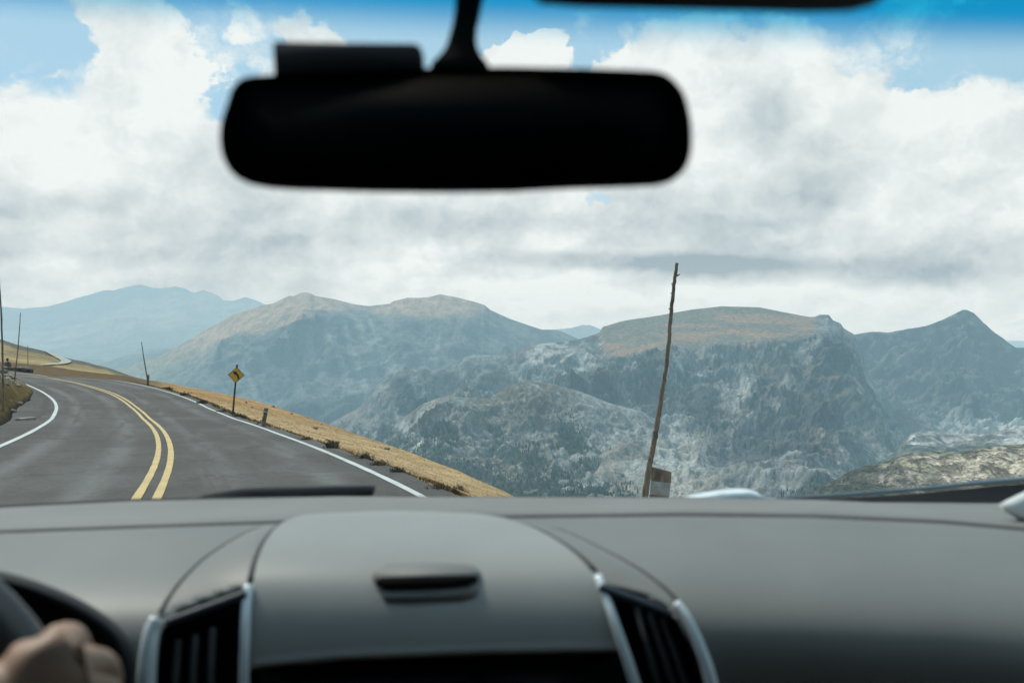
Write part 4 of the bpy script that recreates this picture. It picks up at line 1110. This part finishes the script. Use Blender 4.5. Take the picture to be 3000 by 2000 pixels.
# profile curves in picture pixels
def y_top(px): return I(px, [-900, 0, 383, 1000, 2000, 2383, 2553, 2935, 3300, 3900], [1508, 1487, 1468, 1454, 1457, 1463, 1471, 1474, 1490, 1520])
def y_seam(px): return I(px, [-900, 0, 468, 808, 930, 1361, 1468, 2000, 2383, 2765, 3000, 3900], [1590, 1555, 1538, 1527, 1520, 1508, 1512, 1505, 1510, 1527, 1548, 1620])
PXD = np.linspace(-1100, 4100, 460)
def dash_rows(defs):
    G = []
    for fy, D in defs:
        y = fy(PXD) if callable(fy) else np.full_like(PXD, fy)
        G.append(PA(PXD, y, D(PXD) if callable(D) else D))
    return np.array(G)
# front pad (by the glass)
padG = dash_rows([(lambda x: y_top(x) + 26, 1.47), (lambda x: y_top(x) + 6, 1.44), (y_top, 1.41), (lambda x: y_top(x) + 5, 1.385), (lambda x: lerp(y_top(x), y_seam(x), .45), 1.27), (lambda x: y_seam(x) - 12, 1.165), (lambda x: y_seam(x) - 4, 1.152), (lambda x: y_seam(x) + 6, 1.150)])
dash = link('dashboard', grid_mesh('dashboard', refine(padG, 3), flip=True), M_DASH2, car)
grG = dash_rows([(lambda x: y_seam(x) - 6, 1.156), (lambda x: y_seam(x) + 9, 1.138)])
link('panel_gap', grid_mesh('panel_gap', grG, flip=True), M_GROOVE, dash)
# main top: rolls over the front edge and drops toward the cabin
def dD(base): return lambda x: base + 0.0 * x
def bulge(x, k): return 10 * k * np.exp(-((x - 2600) / 900.) ** 2)
mainG = dash_rows([(lambda x: y_seam(x) + 16, 1.136), (lambda x: y_seam(x) + 7, 1.128), (lambda x: y_seam(x) + 9, 1.118), (lambda x: y_seam(x) + 22, 1.10),
                   (lambda x: y_seam(x) + 60 + bulge(x, 1), 1.045), (lambda x: y_seam(x) + 110 + bulge(x, 1), .99), (lambda x: y_seam(x) + 160 + bulge(x, 1), .945), (lambda x: y_seam(x) + 210 + bulge(x, 1), .914),
                   (lambda x: y_seam(x) + 265 + bulge(x, 1), .892), (lambda x: y_seam(x) + 335, .878), (lambda x: y_seam(x) + 410, .873), (lambda x: y_seam(x) + 500, .874), (lambda x: y_seam(x) + 650, .91), (lambda x: y_seam(x) + 1000, .95)])
mainG = refine(mainG, 7)
for _ in range(70):
    mainG[22:-1] = (mainG[21:-2] + 2 * mainG[22:-1] + mainG[23:]) / 4
mm = grid_mesh('dash_top', mainG, flip=True)
def inpoly(x, y, pl):
    c = False; j = len(pl) - 1
    for i in range(len(pl)):
        if (pl[i][1] > y) != (pl[j][1] > y) and x < (pl[j][0] - pl[i][0]) * (y - pl[i][1]) / (pl[j][1] - pl[i][1]) + pl[i][0]: c = not c
        j = i
    return c
CUT = [[(500, 1800), (560, 1720), (700, 1640), (860, 1570), (1450, 1560), (1640, 1600), (1850, 1680), (1960, 1780), (2030, 1880), (2100, 2060), (2400, 3500), (300, 3500), (440, 2060), (455, 1880)],
       [(-1500, 1700), (0, 1725), (180, 1775), (300, 1850), (350, 1920), (365, 2060), (365, 3500), (-1500, 3500)]]
bm = bmesh.new(); bm.from_mesh(mm)
kill = []
for f_ in bm.faces:
    cpx, cpy = project(*f_.calc_center_median())
    if any(inpoly(cpx, cpy, pl_) for pl_ in CUT): kill.append(f_)
bmesh.ops.delete(bm, geom=kill, context='FACES'); bm.to_mesh(mm); bm.free()
link('dash_top', mm, M_DASH, dash)

# centre console hood: smooth shell between a left and a right border curve
def border(ptsb, n=60):
    a = np.array(ptsb, float); d = np.r_[0, np.cumsum(np.hypot(*np.diff(a[:, :2], axis=0).T))]; s = np.linspace(0, d[-1], n)
    r = np.stack([np.interp(s, d, a[:, k]) for k in range(3)], -1)
    for _ in range(3): r[1:-1] = (r[:-2] + 2 * r[1:-1] + r[2:]) / 4
    return r
def prof(r, d=0.0):
    r[:, 2] = np.interp(r[:, 1], [1516, 1540, 1565, 1610, 1665, 1715, 1800, 1885, 1960, 2060], [1.118, 1.075, 1.04, .988, .946, .926, .908, .899, .895, .893]) + d
    for _ in range(14): r[1:-1, 2] = (r[:-2, 2] + 2 * r[1:-1, 2] + r[2:, 2]) / 4
    return r
Lb = border([(1120,1516,1.118),(1000,1517,1.115),(900,1521,1.11),(845,1532,1.09),(800,1565,1.05),(768,1610,1.0),(747,1665,.955),(736,1715,.92),(733,1800,.875),(733,1885,.85),(735,1960,.842),(735,2060,.838)])
Rb = border([(1120,1516,1.118),(1280,1514,1.115),(1400,1519,1.11),(1490,1533,1.09),(1570,1562,1.05),(1640,1600,1.0),(1700,1645,.955),(1752,1700,.92),(1785,1780,.88),(1812,1870,.85),(1838,1960,.842),(1862,2060,.838)])
prof(Lb); prof(Rb)
nU = 48
tt = np.linspace(0, 1, nU)
hoodG = []
for k in range(len(Lb)):
    a, b_ = Lb[k], Rb[k]
    x = lerp(a[0], b_[0], tt); y = lerp(a[1], b_[1], tt); D = lerp(a[2], b_[2], tt)
    h = 4 * tt * (1 - tt)
    y = y - 6 * h * min(1, k / 12)
    Pt = PA(x, y, D); Pt[:, 2] += .006
    hoodG.append(Pt)
hoodG = np.array(hoodG)
# the shell stops above the screen recess
PYh = project(hoodG[..., 0], hoodG[..., 1], hoodG[..., 2])[1]
def y_lip(px): return I(px, [700, 748, 1000, 1400, 1795, 1870], [1952, 1936, 1912, 1896, 1889, 1892])
kcut = []
for j in range(nU):
    px = project(*hoodG[:, j].T)[0]; py = PYh[:, j]
    idx = np.where(py > y_lip(px))[0]; kk_ = idx[0] if len(idx) else len(py) - 1
    kcut.append(kk_)
rowsN = 44; HG = np.zeros((rowsN, nU, 3))
for j in range(nU):
    k1 = kcut[j]; col_ = hoodG[:, j]
    px, py = project(*col_.T)[0], PYh[:, j]
    f = (y_lip(px[k1]) - py[k1 - 1]) / max(py[k1] - py[k1 - 1], 1e-3); kend = k1 - 1 + f
    s = np.linspace(0, kend, rowsN - 3)
    for c_ in range(3): HG[:rowsN - 3, j, c_] = np.interp(s, np.arange(len(col_)), col_[:, c_])
    HG[rowsN - 3, j] = HG[rowsN - 4, j] + np.array([0, -.002, -.003]); HG[rowsN - 2, j] = HG[rowsN - 4, j] + np.array([0, .004, -.008]); HG[rowsN - 1, j] = HG[rowsN - 4, j] + np.array([0, .06, -.014])
HB = BVHTree.FromPolygons([tuple(v) for v in HG.reshape(-1, 3)], [tuple(int(i) for i in f_) for f_ in grid_faces(rowsN, nU)])
hoodD = lambda x, y: (lambda h_: h_.y if h_ is not None else .93)(cast(x, y, HB))
con = link('centre_console', grid_mesh('centre_console', HG, flip=True), M_HOODC, dash)
# groove hugging the hood
def strip3(name, A, w, dz, mat, parent, dD_=0.0):
    G_ = []
    for sgn in (-1, 1):
        q = A.copy(); n_ = normals(A[:, :2]); q[:, :2] += n_ * w * sgn; q[:, 2] += dD_
        Pt = PA(q[:, 0], q[:, 1], q[:, 2]); Pt[:, 2] += dz; G_.append(Pt)
    return link(name, grid_mesh(name, np.array(G_)), mat, parent)
selL, selR = slice(12, 44), slice(10, 42)
def tube3(name, A, rpx, dz, mat, parent, seg=8, flat=1.0):
    bm = bmesh.new(); pts_ = [Vector(p) + Vector((0, 0, dz)) for p in PA(A[:, 0], A[:, 1], A[:, 2])]
    tube(bm, pts_, [rr_ / F * D for rr_, D in zip((rpx if hasattr(rpx, '__len__') else [rpx] * len(A)), A[:, 2])], seg); return fin(name, bm, mat, parent)
gl = Lb[(Lb[:, 1] > 1524) & (Lb[:, 1] < 1720)]; grr = Rb[(Rb[:, 1] > 1524) & (Rb[:, 1] < 1700)]
gl = gl.copy(); gl[:, 0] -= 3; grr = grr.copy(); grr[:, 0] += 3
tube3('panel_gap', gl, np.linspace(5, 11, len(gl)), .004, M_GROOVE, dash); tube3('panel_gap', grr, np.linspace(5, 11, len(grr)), .004, M_GROOVE, dash)

# flanking wings between the hood and the vents
Lo = border([(860,1532,1.10),(740,1548,1.075),(660,1592,1.03),(590,1640,.99),(530,1700,.95),(490,1755,.915),(465,1800,.89),(452,1850,.87),(445,1960,.85),(445,2060,.84)])
Li = border([(870,1530,1.098),(800,1565,1.05),(768,1610,1.0),(752,1650,.965),(742,1690,.935),(736,1715,.92),(733,1760,.893),(733,1820,.868),(733,1930,.845),(735,2060,.838)])
Ro = border([(1480,1529,1.10),(1640,1548,1.075),(1730,1590,1.03),(1810,1630,.995),(1880,1670,.96),(1950,1722,.925),(2005,1780,.895),(2045,1860,.87),(2080,1960,.85),(2110,2060,.84)])
Ri = border([(1480,1530,1.098),(1570,1562,1.05),(1640,1600,1.0),(1690,1637,.96),(1725,1672,.935),(1752,1700,.92),(1775,1755,.893),(1795,1820,.868),(1828,1930,.845),(1862,2060,.838)])
MB = BVHTree.FromPolygons([tuple(v) for v in mainG.reshape(-1, 3)], [tuple(int(i) for i in f_) for f_ in grid_faces(*mainG.shape[:2])])
for q_ in (Lo, Ro, Li, Ri): prof(q_, .0)
for q_ in (Lo, Ro):
    for r_ in q_:
        h_m = cast(r_[0], r_[1], MB)
        if h_m is not None: r_[2] = h_m.y - .0015
VT = {0: lambda x: I(x, [430, 470, 740], [1850, 1822, 1724]), 1: lambda x: I(x, [1752, 1985, 2060], [1708, 1795, 1960])}
for side_, (a, b_) in enumerate(((Lo, Li), (Ri, Ro))):
    G_ = []
    for k, f in enumerate(np.linspace(0, 1, 12)):
        q = lerp(a, b_, f); lim_ = VT[side_](q[:, 0]); over = np.where(q[:, 1] > lim_)[0]
        if len(over):
            k0_ = over[0]; q[k0_:] = q[k0_ - 1]; q[k0_:, 1] = VT[side_](q[k0_ - 1, 0]); q[k0_ + 1:, 2] += .03
        Pt = PA(q[:, 0], q[:, 1], q[:, 2]); Pt[:, 2] += .004 * 4 * f * (1 - f); G_.append(Pt)
    wing = link('vent_shroud', grid_mesh('vent_shroud', np.array(G_)), M_DASH, dash)
sl = Lo[(Lo[:, 1] < 1800)].copy(); sr = Ro[(Ro[:, 1] < 1790)].copy()
tube3('panel_gap', sl, np.linspace(3, 7, len(sl)), -.0005, M_GROOVE, dash); tube3('panel_gap', sr, np.linspace(3, 7, len(sr)), -.0005, M_GROOVE, dash)

# pocket slot with its raised lip
def rrect(px, D, th, name, mat, parent, back=True, hug=None):
    Df = (lambda x, y: hoodD(x, y) + hug) if hug is not None else (lambda x, y: D)
    bm = bmesh.new(); fr = [bm.verts.new(P(x, y, Df(x, y))) for x, y in px]; bk = [bm.verts.new(P(x, y, Df(x, y)) + Vector((0, th, 0))) for x, y in px]
    bm.faces.new(fr); bm.faces.new(bk[::-1])
    for i in range(len(px)): j = (i + 1) % len(px); bm.faces.new((fr[i], bk[i], bk[j], fr[j]))
    bmesh.ops.bevel(bm, geom=[e for e in bm.edges if abs((e.verts[0].co - e.verts[1].co).y) < th * .5], offset=.0012, segments=2, affect='EDGES')
    return fin(name, bm, mat, parent)
slot_o = [(1088,1690),(1100,1668),(1130,1657),(1250,1654),(1360,1655),(1390,1664),(1408,1684),(1400,1702),(1360,1712),(1250,1718),(1140,1722),(1100,1712)]
slot_i = [(1100,1700),(1115,1694),(1250,1689),(1375,1687),(1398,1690),(1396,1702),(1372,1712),(1250,1719),(1125,1724),(1106,1716)]
pk = rrect([(x, y) for x, y in slot_o], .935, .03, 'sensor_lip', M_DASH2, dash, hug=-.006)
rrect(slot_i, .932, .01, 'slot', M_BLACK, dash, hug=-.0085)
rrect([(1112,1735),(1130,1727),(1250,1722),(1370,1716),(1396,1712),(1404,1728),(1392,1748),(1350,1758),(1200,1762),(1130,1764)], .9315, .02, 'slot_sill', M_DASH2, dash, hug=-.003)

# screen recess, black under the hood lip
rec = [[(700,y_lip(700)-4,.95),(1000,1904,.95),(1400,1888,.95),(1850,1884,.95)],[(715,2300,.93),(1000,2300,.93),(1400,2300,.93),(1960,2300,.93)]]
bm = bmesh.new()
vs = [[bm.verts.new(P(*q)) for q in r] for r in rec]
for k in range(3): bm.faces.new((vs[0][k], vs[0][k + 1], vs[1][k + 1], vs[1][k]))
scr = fin('display_recess', bm, M_BLACK, dash, False)
rrect([(760,1955),(1000,1948),(1400,1945),(1820,1928),(1850,2200),(760,2200)], .92, .01, 'display_screen', M_SCREEN, dash)

# air vents
def vent(outer_in, outer_out, top, D, slats, label):
    bm = bmesh.new(); q = [bm.verts.new(P(x, y, D)) for x, y in top]; bm.faces.new(q)
    ins = bmesh.ops.inset_region(bm, faces=bm.faces[:], thickness=.004, depth=-.0)
    v = fin('air_vent', bm, M_BLACK, car, False); tag(v, label)
    for s in slats:
        bm = bmesh.new(); a, b_ = P(*s[0], D - .006), P(*s[1], D - .006)
        tube(bm, [a, b_], .0034, 6); fin('slat', bm, M_SLAT, v)
    left_ = top[0][0] < 1000
    bar = border([(466,1824,.9),(560,1790,.9),(640,1761,.9),(722,1731,.9)] if left_ else [(1758,1712,.9),(1850,1746,.9),(1930,1776,.9),(1990,1800,.9)], 30)
    prof(bar, -.012); tube3('frame_bar', bar, [13] * 30, -.002, M_BAR, v, 10)
    for ln, wpx in (outer_in, outer_out):
        A = prof(border([(x, y, d) for x, y, d in ln], 40), -.006 if ln[0][0] in (728, 1752) else -.022); tube3('silver_trim', A, wpx, 0, M_SILV, v, 12)
    return v
M_BAR = soft('vent_bar', (.035, .045, .058), .45, .1)
M_SLAT = soft('slat_plastic', (.10, .11, .115), .5, .1)
vent(([(728,1716,.905),(722,1760,.885),(718,1850,.862),(716,1950,.85),(714,2080,.845)], [15] * 40),
     ([(462,1812,.885),(444,1850,.87),(436,1900,.86),(430,1960,.85),(424,2080,.845)], list(np.linspace(24, 31, 40))),
     [(485,1832),(560,1795),(640,1765),(712,1742),(722,2150),(430,2150)], .925,
     [((522,1872),(505,2120)),((572,1858),(560,2120)),((624,1838),(612,2120))], 'left air vent with three upright slats')
vent(([(1752,1688,.905),(1772,1740,.885),(1800,1820,.865),(1835,1920,.852),(1885,2080,.845)], list(np.linspace(13, 18, 40))),
     ([(1982,1765,.89),(2008,1800,.878),(2042,1870,.865),(2072,1950,.855),(2105,2080,.845)], list(np.linspace(13, 22, 40))),
     [(1800,1735),(1860,1752),(1930,1778),(1975,1800),(2010,1860),(2090,2150),(1880,2150),(1830,1880)], .925,
     [((1866,1780),(1960,2120)),((1905,1795),(2010,2120)),((1942,1810),(2050,2120))], 'right air vent with slanted slats')

# instrument hood at the driver's side
IG = []
edge = [(-500,1610),(-250,1640),(0,1684),(80,1706),(160,1736),(230,1768),(300,1812),(345,1850),(368,1890),(382,1940),(388,2060)]
A = border([(x, y, .80) for x, y in edge], 50)
for dx, dy, D, s_ in ((14, -10, .83, 0), (4, -3, .81, 0), (-4, 4, .80, 0), (-14, 14, .798, 0), (-26, 30, .805, 0), (-60, 80, .86, 0), (-120, 260, .92, 0)):
    IG.append(PA(A[:, 0] + dx, A[:, 1] + dy, D))
ch_ = link('instrument_cluster', grid_mesh('instrument_cluster', np.array(IG), flip=True), M_DARK, dash)
bm = bmesh.new(); bm.faces.new([bm.verts.new(P(x, y, .93)) for x, y in ((-700,1600),(0,1700),(300,1830),(400,1960),(400,2400),(-700,2400))])
fin('gauge_panel', bm, M_BLACK, dash, False)

# steering wheel
wc_ = P(-740, 2530, .60); ax = Vector((-.05, -.90, .42)).normalized()
wr = .193
u_ = Vector((1, 0, 0)); u_ = (u_ - ax * u_.dot(ax)).normalized(); v_ = ax.cross(u_) ; 
if v_.z < 0: v_ = -v_
def rim(a, r=wr, off=0.0): return wc_ + (u_ * math.cos(a) + v_ * math.sin(a)) * r + ax * off
bm = bmesh.new(); nseg = 72; rings = []
for k in range(nseg):
    a = 2 * math.pi * k / nseg; c0 = rim(a); rd = (c0 - wc_).normalized(); ring = []
    for j in range(12):
        b2 = 2 * math.pi * j / 12; ring.append(bm.verts.new(c0 + rd * math.cos(b2) * .0155 + ax * math.sin(b2) * .017))
    rings.append(ring)
for k in range(nseg):
    for j in range(12): bm.faces.new((rings[k][j], rings[k][(j + 1) % 12], rings[(k + 1) % nseg][(j + 1) % 12], rings[(k + 1) % nseg][j]))
sw = fin('steering_wheel', bm, M_DARK2 if 'M_DARK2' in globals() else soft('wheel_leather', (.016, .017, .019), .4, .2, .5), car)
bm = bmesh.new()
for a0 in (0.0, math.pi, -math.pi / 2): tube(bm, [rim(a0, .05, .01), rim(a0, .12, .004), rim(a0, .185, 0)], [.03, .022, .018], 10)
tube(bm, [wc_ - ax * .03, wc_, wc_ + ax * .03], [.075, .08, .06], 24); fin('hub', bm, M_DARK, sw)

# rear view mirror
MO = [(647,408),(650,370),(658,340),(670,306),(680,272),(695,249),(716,234),(746,228),(850,223),(957,219),(1148,207),(1300,200),(1500,200),(1691,205),(1830,210),(1914,214),(1948,222),(1972,239),(1992,262),(2004,281),(2016,320),(2023,357),(2026,400),(2026,434),(2022,462),(2013,485),(2002,503),(1985,517),(1968,526),(1946,532),(1850,537),(1723,542),(1600,549),(1500,555),(1300,557),(1084,555),(950,550),(829,545),(760,540),(721,532),(695,521),(676,504),(664,484),(654,459),(649,432)]
def outline(name, px, D, lay, mat, parent, grow=None):
    """closed outline lofted through (scale, depth-offset) layers"""
    cx = sum(p[0] for p in px) / len(px); cy = sum(p[1] for p in px) / len(px)
    bm = bmesh.new(); prevr = None; first = None
    for off_px, dd in lay:
        ring = []
        for (x, y) in px:
            p = P(x, y, D); c_ = P(cx, cy, D); d_ = (p - c_)
            ring.append(bm.verts.new(p - d_.normalized() * off_px / F * D + Vector((0, dd, 0))))
        if prevr:
            for i in range(len(px)): j = (i + 1) % len(px); bm.faces.new((prevr[i], prevr[j], ring[j], ring[i]))
        else: first = ring
        prevr = ring
    bm.faces.new(first[::-1]); bm.faces.new(prevr)
    return fin(name, bm, mat, parent)
mir = outline('rear_view_mirror', MO, .545, [(16, .0), (12, -.004), (4, -.005), (0, .0), (0, .012), (14, .022), (45, .032)], M_BLACK, car)
outline('mirror_glass', MO, .545, [(18, -.0005), (17, .001)], plain('dark_mirror', (.003, .003, .003), .5, spec=.05), mir)  # near-black colour stands in for the reflected dark cabin
outline('sensor_box', [(800,131),(812,127),(1010,127),(1222,133),(1233,139),(1236,195),(1150,214),(1040,219),(804,222)], .566, [(6, -.004), (0, 0), (0, .02), (8, .024)], soft('sensor_plastic', (.022, .023, .026), .75, .1, .1), mir)
outline('stalk', [(1336,-60),(1333,30),(1326,70),(1314,112),(1306,140),(1297,162),(1282,180),(1262,198),(1262,235),(1434,235),(1434,200),(1418,180),(1406,160),(1398,135),(1393,105),(1396,60),(1404,30),(1420,-60)], .585, [(8, -.008), (0, 0), (0, .012), (8, .018)], M_BLACK, mir)
outline('sun_visor', [(1500,-160),(1530,-40),(1580,6),(1700,15),(2000,24),(2380,31),(2500,28),(2565,12),(2610,-30),(2650,-160)], .47, [(6, .004), (0, 0), (0, -.02), (6, -.026)], soft('visor_cloth', (.05, .055, .06), .9), car)

# windscreen with a blue shade band
m, nt = new_mat('windscreen_glass'); t = NT(nt)
pos = t.n('ShaderNodeTexCoord').outputs['Object']; sxx = t.n('ShaderNodeSeparateXYZ'); t.set(sxx.inputs[0], pos)
h = t.math('ADD', sxx.outputs[2], t.math('MULTIPLY', sxx.outputs[0], .022))
band = t.ramp(h, CAM + .1485, CAM + .1635)
tr = t.n('ShaderNodeBsdfTransparent'); t.set(tr.inputs[0], t.mix(band, (.95, .985, .985), (.02, .46, .74)))
df = t.n('ShaderNodeBsdfDiffuse'); df.inputs[0].default_value = (.75, .85, .9, 1)
spots_ = addall([(lambda px, py, D, r, a_: t.ramp(t.vmath('DISTANCE', pos, tuple(P(px, py, D))), r, 0, 0, a_))(*q) for q in ((172,1372,1.25,.022,.10),(168,1330,1.25,.015,.05),(528,1425,1.3,.016,.07),(362,1418,1.3,.014,.04),(1548,1016,.95,.016,.07),(1698,1006,.95,.014,.07))])
dn = t.math('ADD', t.math('ADD', t.ramp(t.noise(pos, 7, 4, .6), .45, .8, .008, .035), t.ramp(sxx.outputs[2], CAM - .05, CAM - .24, 0, .022)), spots_)
mx = t.n('ShaderNodeMixShader'); t.set(mx.inputs[0], dn); nt.links.new(tr.outputs[0], mx.inputs[1]); nt.links.new(df.outputs[0], mx.inputs[2]); t.out(mx.outputs[0])
xs_ = np.linspace(-.78, .78, 40); WG = []
for f in np.linspace(0, 1, 24):
    y = 1.50 - .10 * (xs_ / .78) ** 2 - f * 1.09; z = CAM - .255 + f * .455 + 0 * xs_ ; 
    WG.append(np.stack([xs_, y, z], -1))
ws = link('windscreen', grid_mesh('windscreen', np.array(WG)), m, car)

# black cowl below the glass, wiper, corner trims
def poly(name, px, D, mat, parent, th=.02): return outline(name, px, D, [(2, -.002), (0, 0), (0, th)], mat, parent)
M_COWL = soft('cowl_plastic', (.015, .017, .02), .7, .1)
cG = dash_rows([(lambda x: y_top(x) - I(x, [-900, 0, 600, 1100, 2200, 2400, 2700, 3000, 3400], [14, 9, 7, 2, 1, 4, 30, 62, 90]), 1.53), (lambda x: y_top(x) + 40, 1.50)])
cowl = link('cowl', grid_mesh('cowl', cG, flip=True), M_COWL, car)
hl = np.array([(2250,1463,1.52),(2383,1455,1.52),(2500,1447,1.52),(2700,1432,1.52),(2850,1416,1.52),(3000,1404,1.52),(3200,1384,1.52)], float)
tube3('cowl_highlight', border([tuple(r) for r in hl], 30), list(np.linspace(4, 10, 30)), 0, soft('cowl_highlight', (.14, .19, .22), .5, .1), cowl)  # highlight along the cowl rim, put in as a paler grey-blue tube
wb = outline('wiper', [(560,1462),(600,1449),(650,1440),(700,1432),(760,1428),(900,1426),(1060,1423),(1092,1425),(1096,1436),(1092,1450),(980,1456),(800,1462),(700,1464)], 1.56, [(2, -.004), (0, 0), (0, .02)], M_COWL, car)
wa = outline('cowl_glare', [(1990,1470),(2050,1455),(2110,1444),(2160,1439),(2200,1440),(2230,1450),(2262,1472),(2190,1470)], 1.60, [(5, -.006), (1, -.002), (0, .004), (0, .03)], plain('glare_silver', (.60, .68, .70), .45, .0), car)  # pale shape added for the bright reflection on the cowl
outline('pillar_trim', [(2936,1482),(2965,1466),(3020,1440),(3130,1400),(3200,1600),(3080,1572),(3005,1532),(2955,1503)], 1.20, [(12, -.006), (3, -.002), (0, .0), (0, .01)], soft('pillar_trim', (.55, .57, .56), .6), dash)

# cabin shell, out of frame but it shades the dash
def shell(name, quads, mat):
    bm = bmesh.new()
    for q in quads: bm.faces.new([bm.verts.new(Vector(v) + Vector((0, 0, CAM))) for v in q])
    o = fin(name, bm, mat, car, False); return o
# keep the roof above the top of the frame
shell('roof', [((-.72, .40, .20), (.72, .40, .20), (.66, -1.6, .24), (-.66, -1.6, .24)), ((-.72, .405, .20), (.72, .405, .20), (.72, .39, .17), (-.72, .39, .17))], M_HEAD)
shell('door_panel', [((-.84, 1.5, -.28), (-.84, -1.6, -.22), (-.88, -1.6, -1.1), (-.88, 1.5, -1.1)), ((-.72, .42, .20), (-.66, -1.6, .24), (-.84, -1.6, -.24), (-.84, .10, -.24), (-.76, .30, .06))], M_HEAD)
shell('door_panel', [((.84, 1.5, -.28), (.84, -1.6, -.22), (.88, -1.6, -1.1), (.88, 1.5, -1.1)), ((.72, .42, .20), (.66, -1.6, .24), (.84, -1.6, -.24), (.84, .10, -.24), (.76, .30, .06))], M_HEAD)
shell('rear_seats', [((-.86, -.6, -1.1), (.86, -.6, -1.1), (.80, -.95, .0), (-.80, -.95, .0)), ((-.84, -1.0, -.3), (.84, -1.0, -.3), (.84, -1.0, .3), (-.84, -1.0, .3))], M_HEAD)
shell('cabin_floor', [((-.9, 1.5, -1.12), (.9, 1.5, -1.12), (.9, -1.6, -1.12), (-.9, -1.6, -1.12))], M_HEAD)
shell('firewall', [((-.9, 1.48, -.32), (.9, 1.48, -.32), (.9, 1.48, -1.12), (-.9, 1.48, -1.12))], M_HEAD)
for s in (-1, 1):
    bm = bmesh.new(); tube(bm, [Vector((s * .80, 1.42, CAM - .30)), Vector((s * .80, 1.0, CAM - .06)), Vector((s * .74, .40, CAM + .20))], [.035, .032, .035], 10); fin('windscreen_pillar', bm, M_HEAD, car)
# bonnet, only seen by a viewer who leans forward
bG = []
for f in np.linspace(0, 1, 12):
    x_ = np.linspace(-.8, .8, 24); bG.append(np.stack([x_, 1.62 + f * .95 - .12 * f * (x_ / .8) ** 2, CAM - .42 - .10 * f - .14 * f ** 3 - .05 * (x_ / .8) ** 2], -1))
link('bonnet', grid_mesh('bonnet', np.array(bG)), plain('bonnet_paint', (.5, .52, .53), .3, .3), car)

# ---- the driver's hand on the wheel
drv = thing('person', 'driver of the car, bare right hand gripping the steering wheel', 'person', tuple(P(150, 1950, .58)))
m, nt = new_mat('skin'); t = NT(nt); p_ = t.n('ShaderNodeTexCoord').outputs['Object']
b = t.n('ShaderNodeBsdfPrincipled'); t.set(b.inputs['Base Color'], t.mix(t.ramp(t.noise(p_, 30, 4, .6), .3, .7), (.27, .155, .098), (.36, .22, .145))); b.inputs['Roughness'].default_value = .55
b.inputs['Subsurface Weight'].default_value = .08; b.inputs['Subsurface Radius'].default_value = (.01, .004, .002); t.out(b.outputs[0]); M_SKIN = m
D = .575
def h_(x, y, d=0.0): return P(x - 28, y + 20, D + d)
wrist = h_(-60, 2120, -.02)
chains = [dict(pts=[(wrist, .027), (h_(40, 2040, -.012), .029), (h_(120, 1985, -.006), .027)]),
          dict(**{'from': 0}, pts=[(h_(-200, 2300, -.06), .031), (h_(-420, 2620, -.12), .038), (h_(-600, 2900, -.2), .045)])]
kn = [((186, 1868), (236, 1858), (262, 1900), (225, 1935)), ((236, 1925), (330, 1932), (350, 1985), (300, 2010)), ((262, 1990), (345, 2008), (365, 2060), (310, 2080)), ((270, 2055), (340, 2085), (350, 2125), (300, 2140))]
rr4 = [.0165, .0155, .0145, .013]
for i, (k0, k1, k2, k3) in enumerate(kn):
    r = rr4[i]; chains.append(dict(**{'from': 2}, pts=[(h_(*k0, .004), r), (h_(*k1, .034), r * .74), (h_(*k2, .055), r * .62), (h_(*k3, .060), r * .54)]))
chains.append(dict(**{'from': 1}, pts=[(h_(50, 2030, .012), .014), (h_(70, 1985, .03), .012), (h_(110, 1950, .045), .010)]))
skin('hand', chains, drv, M_SKIN, 2)
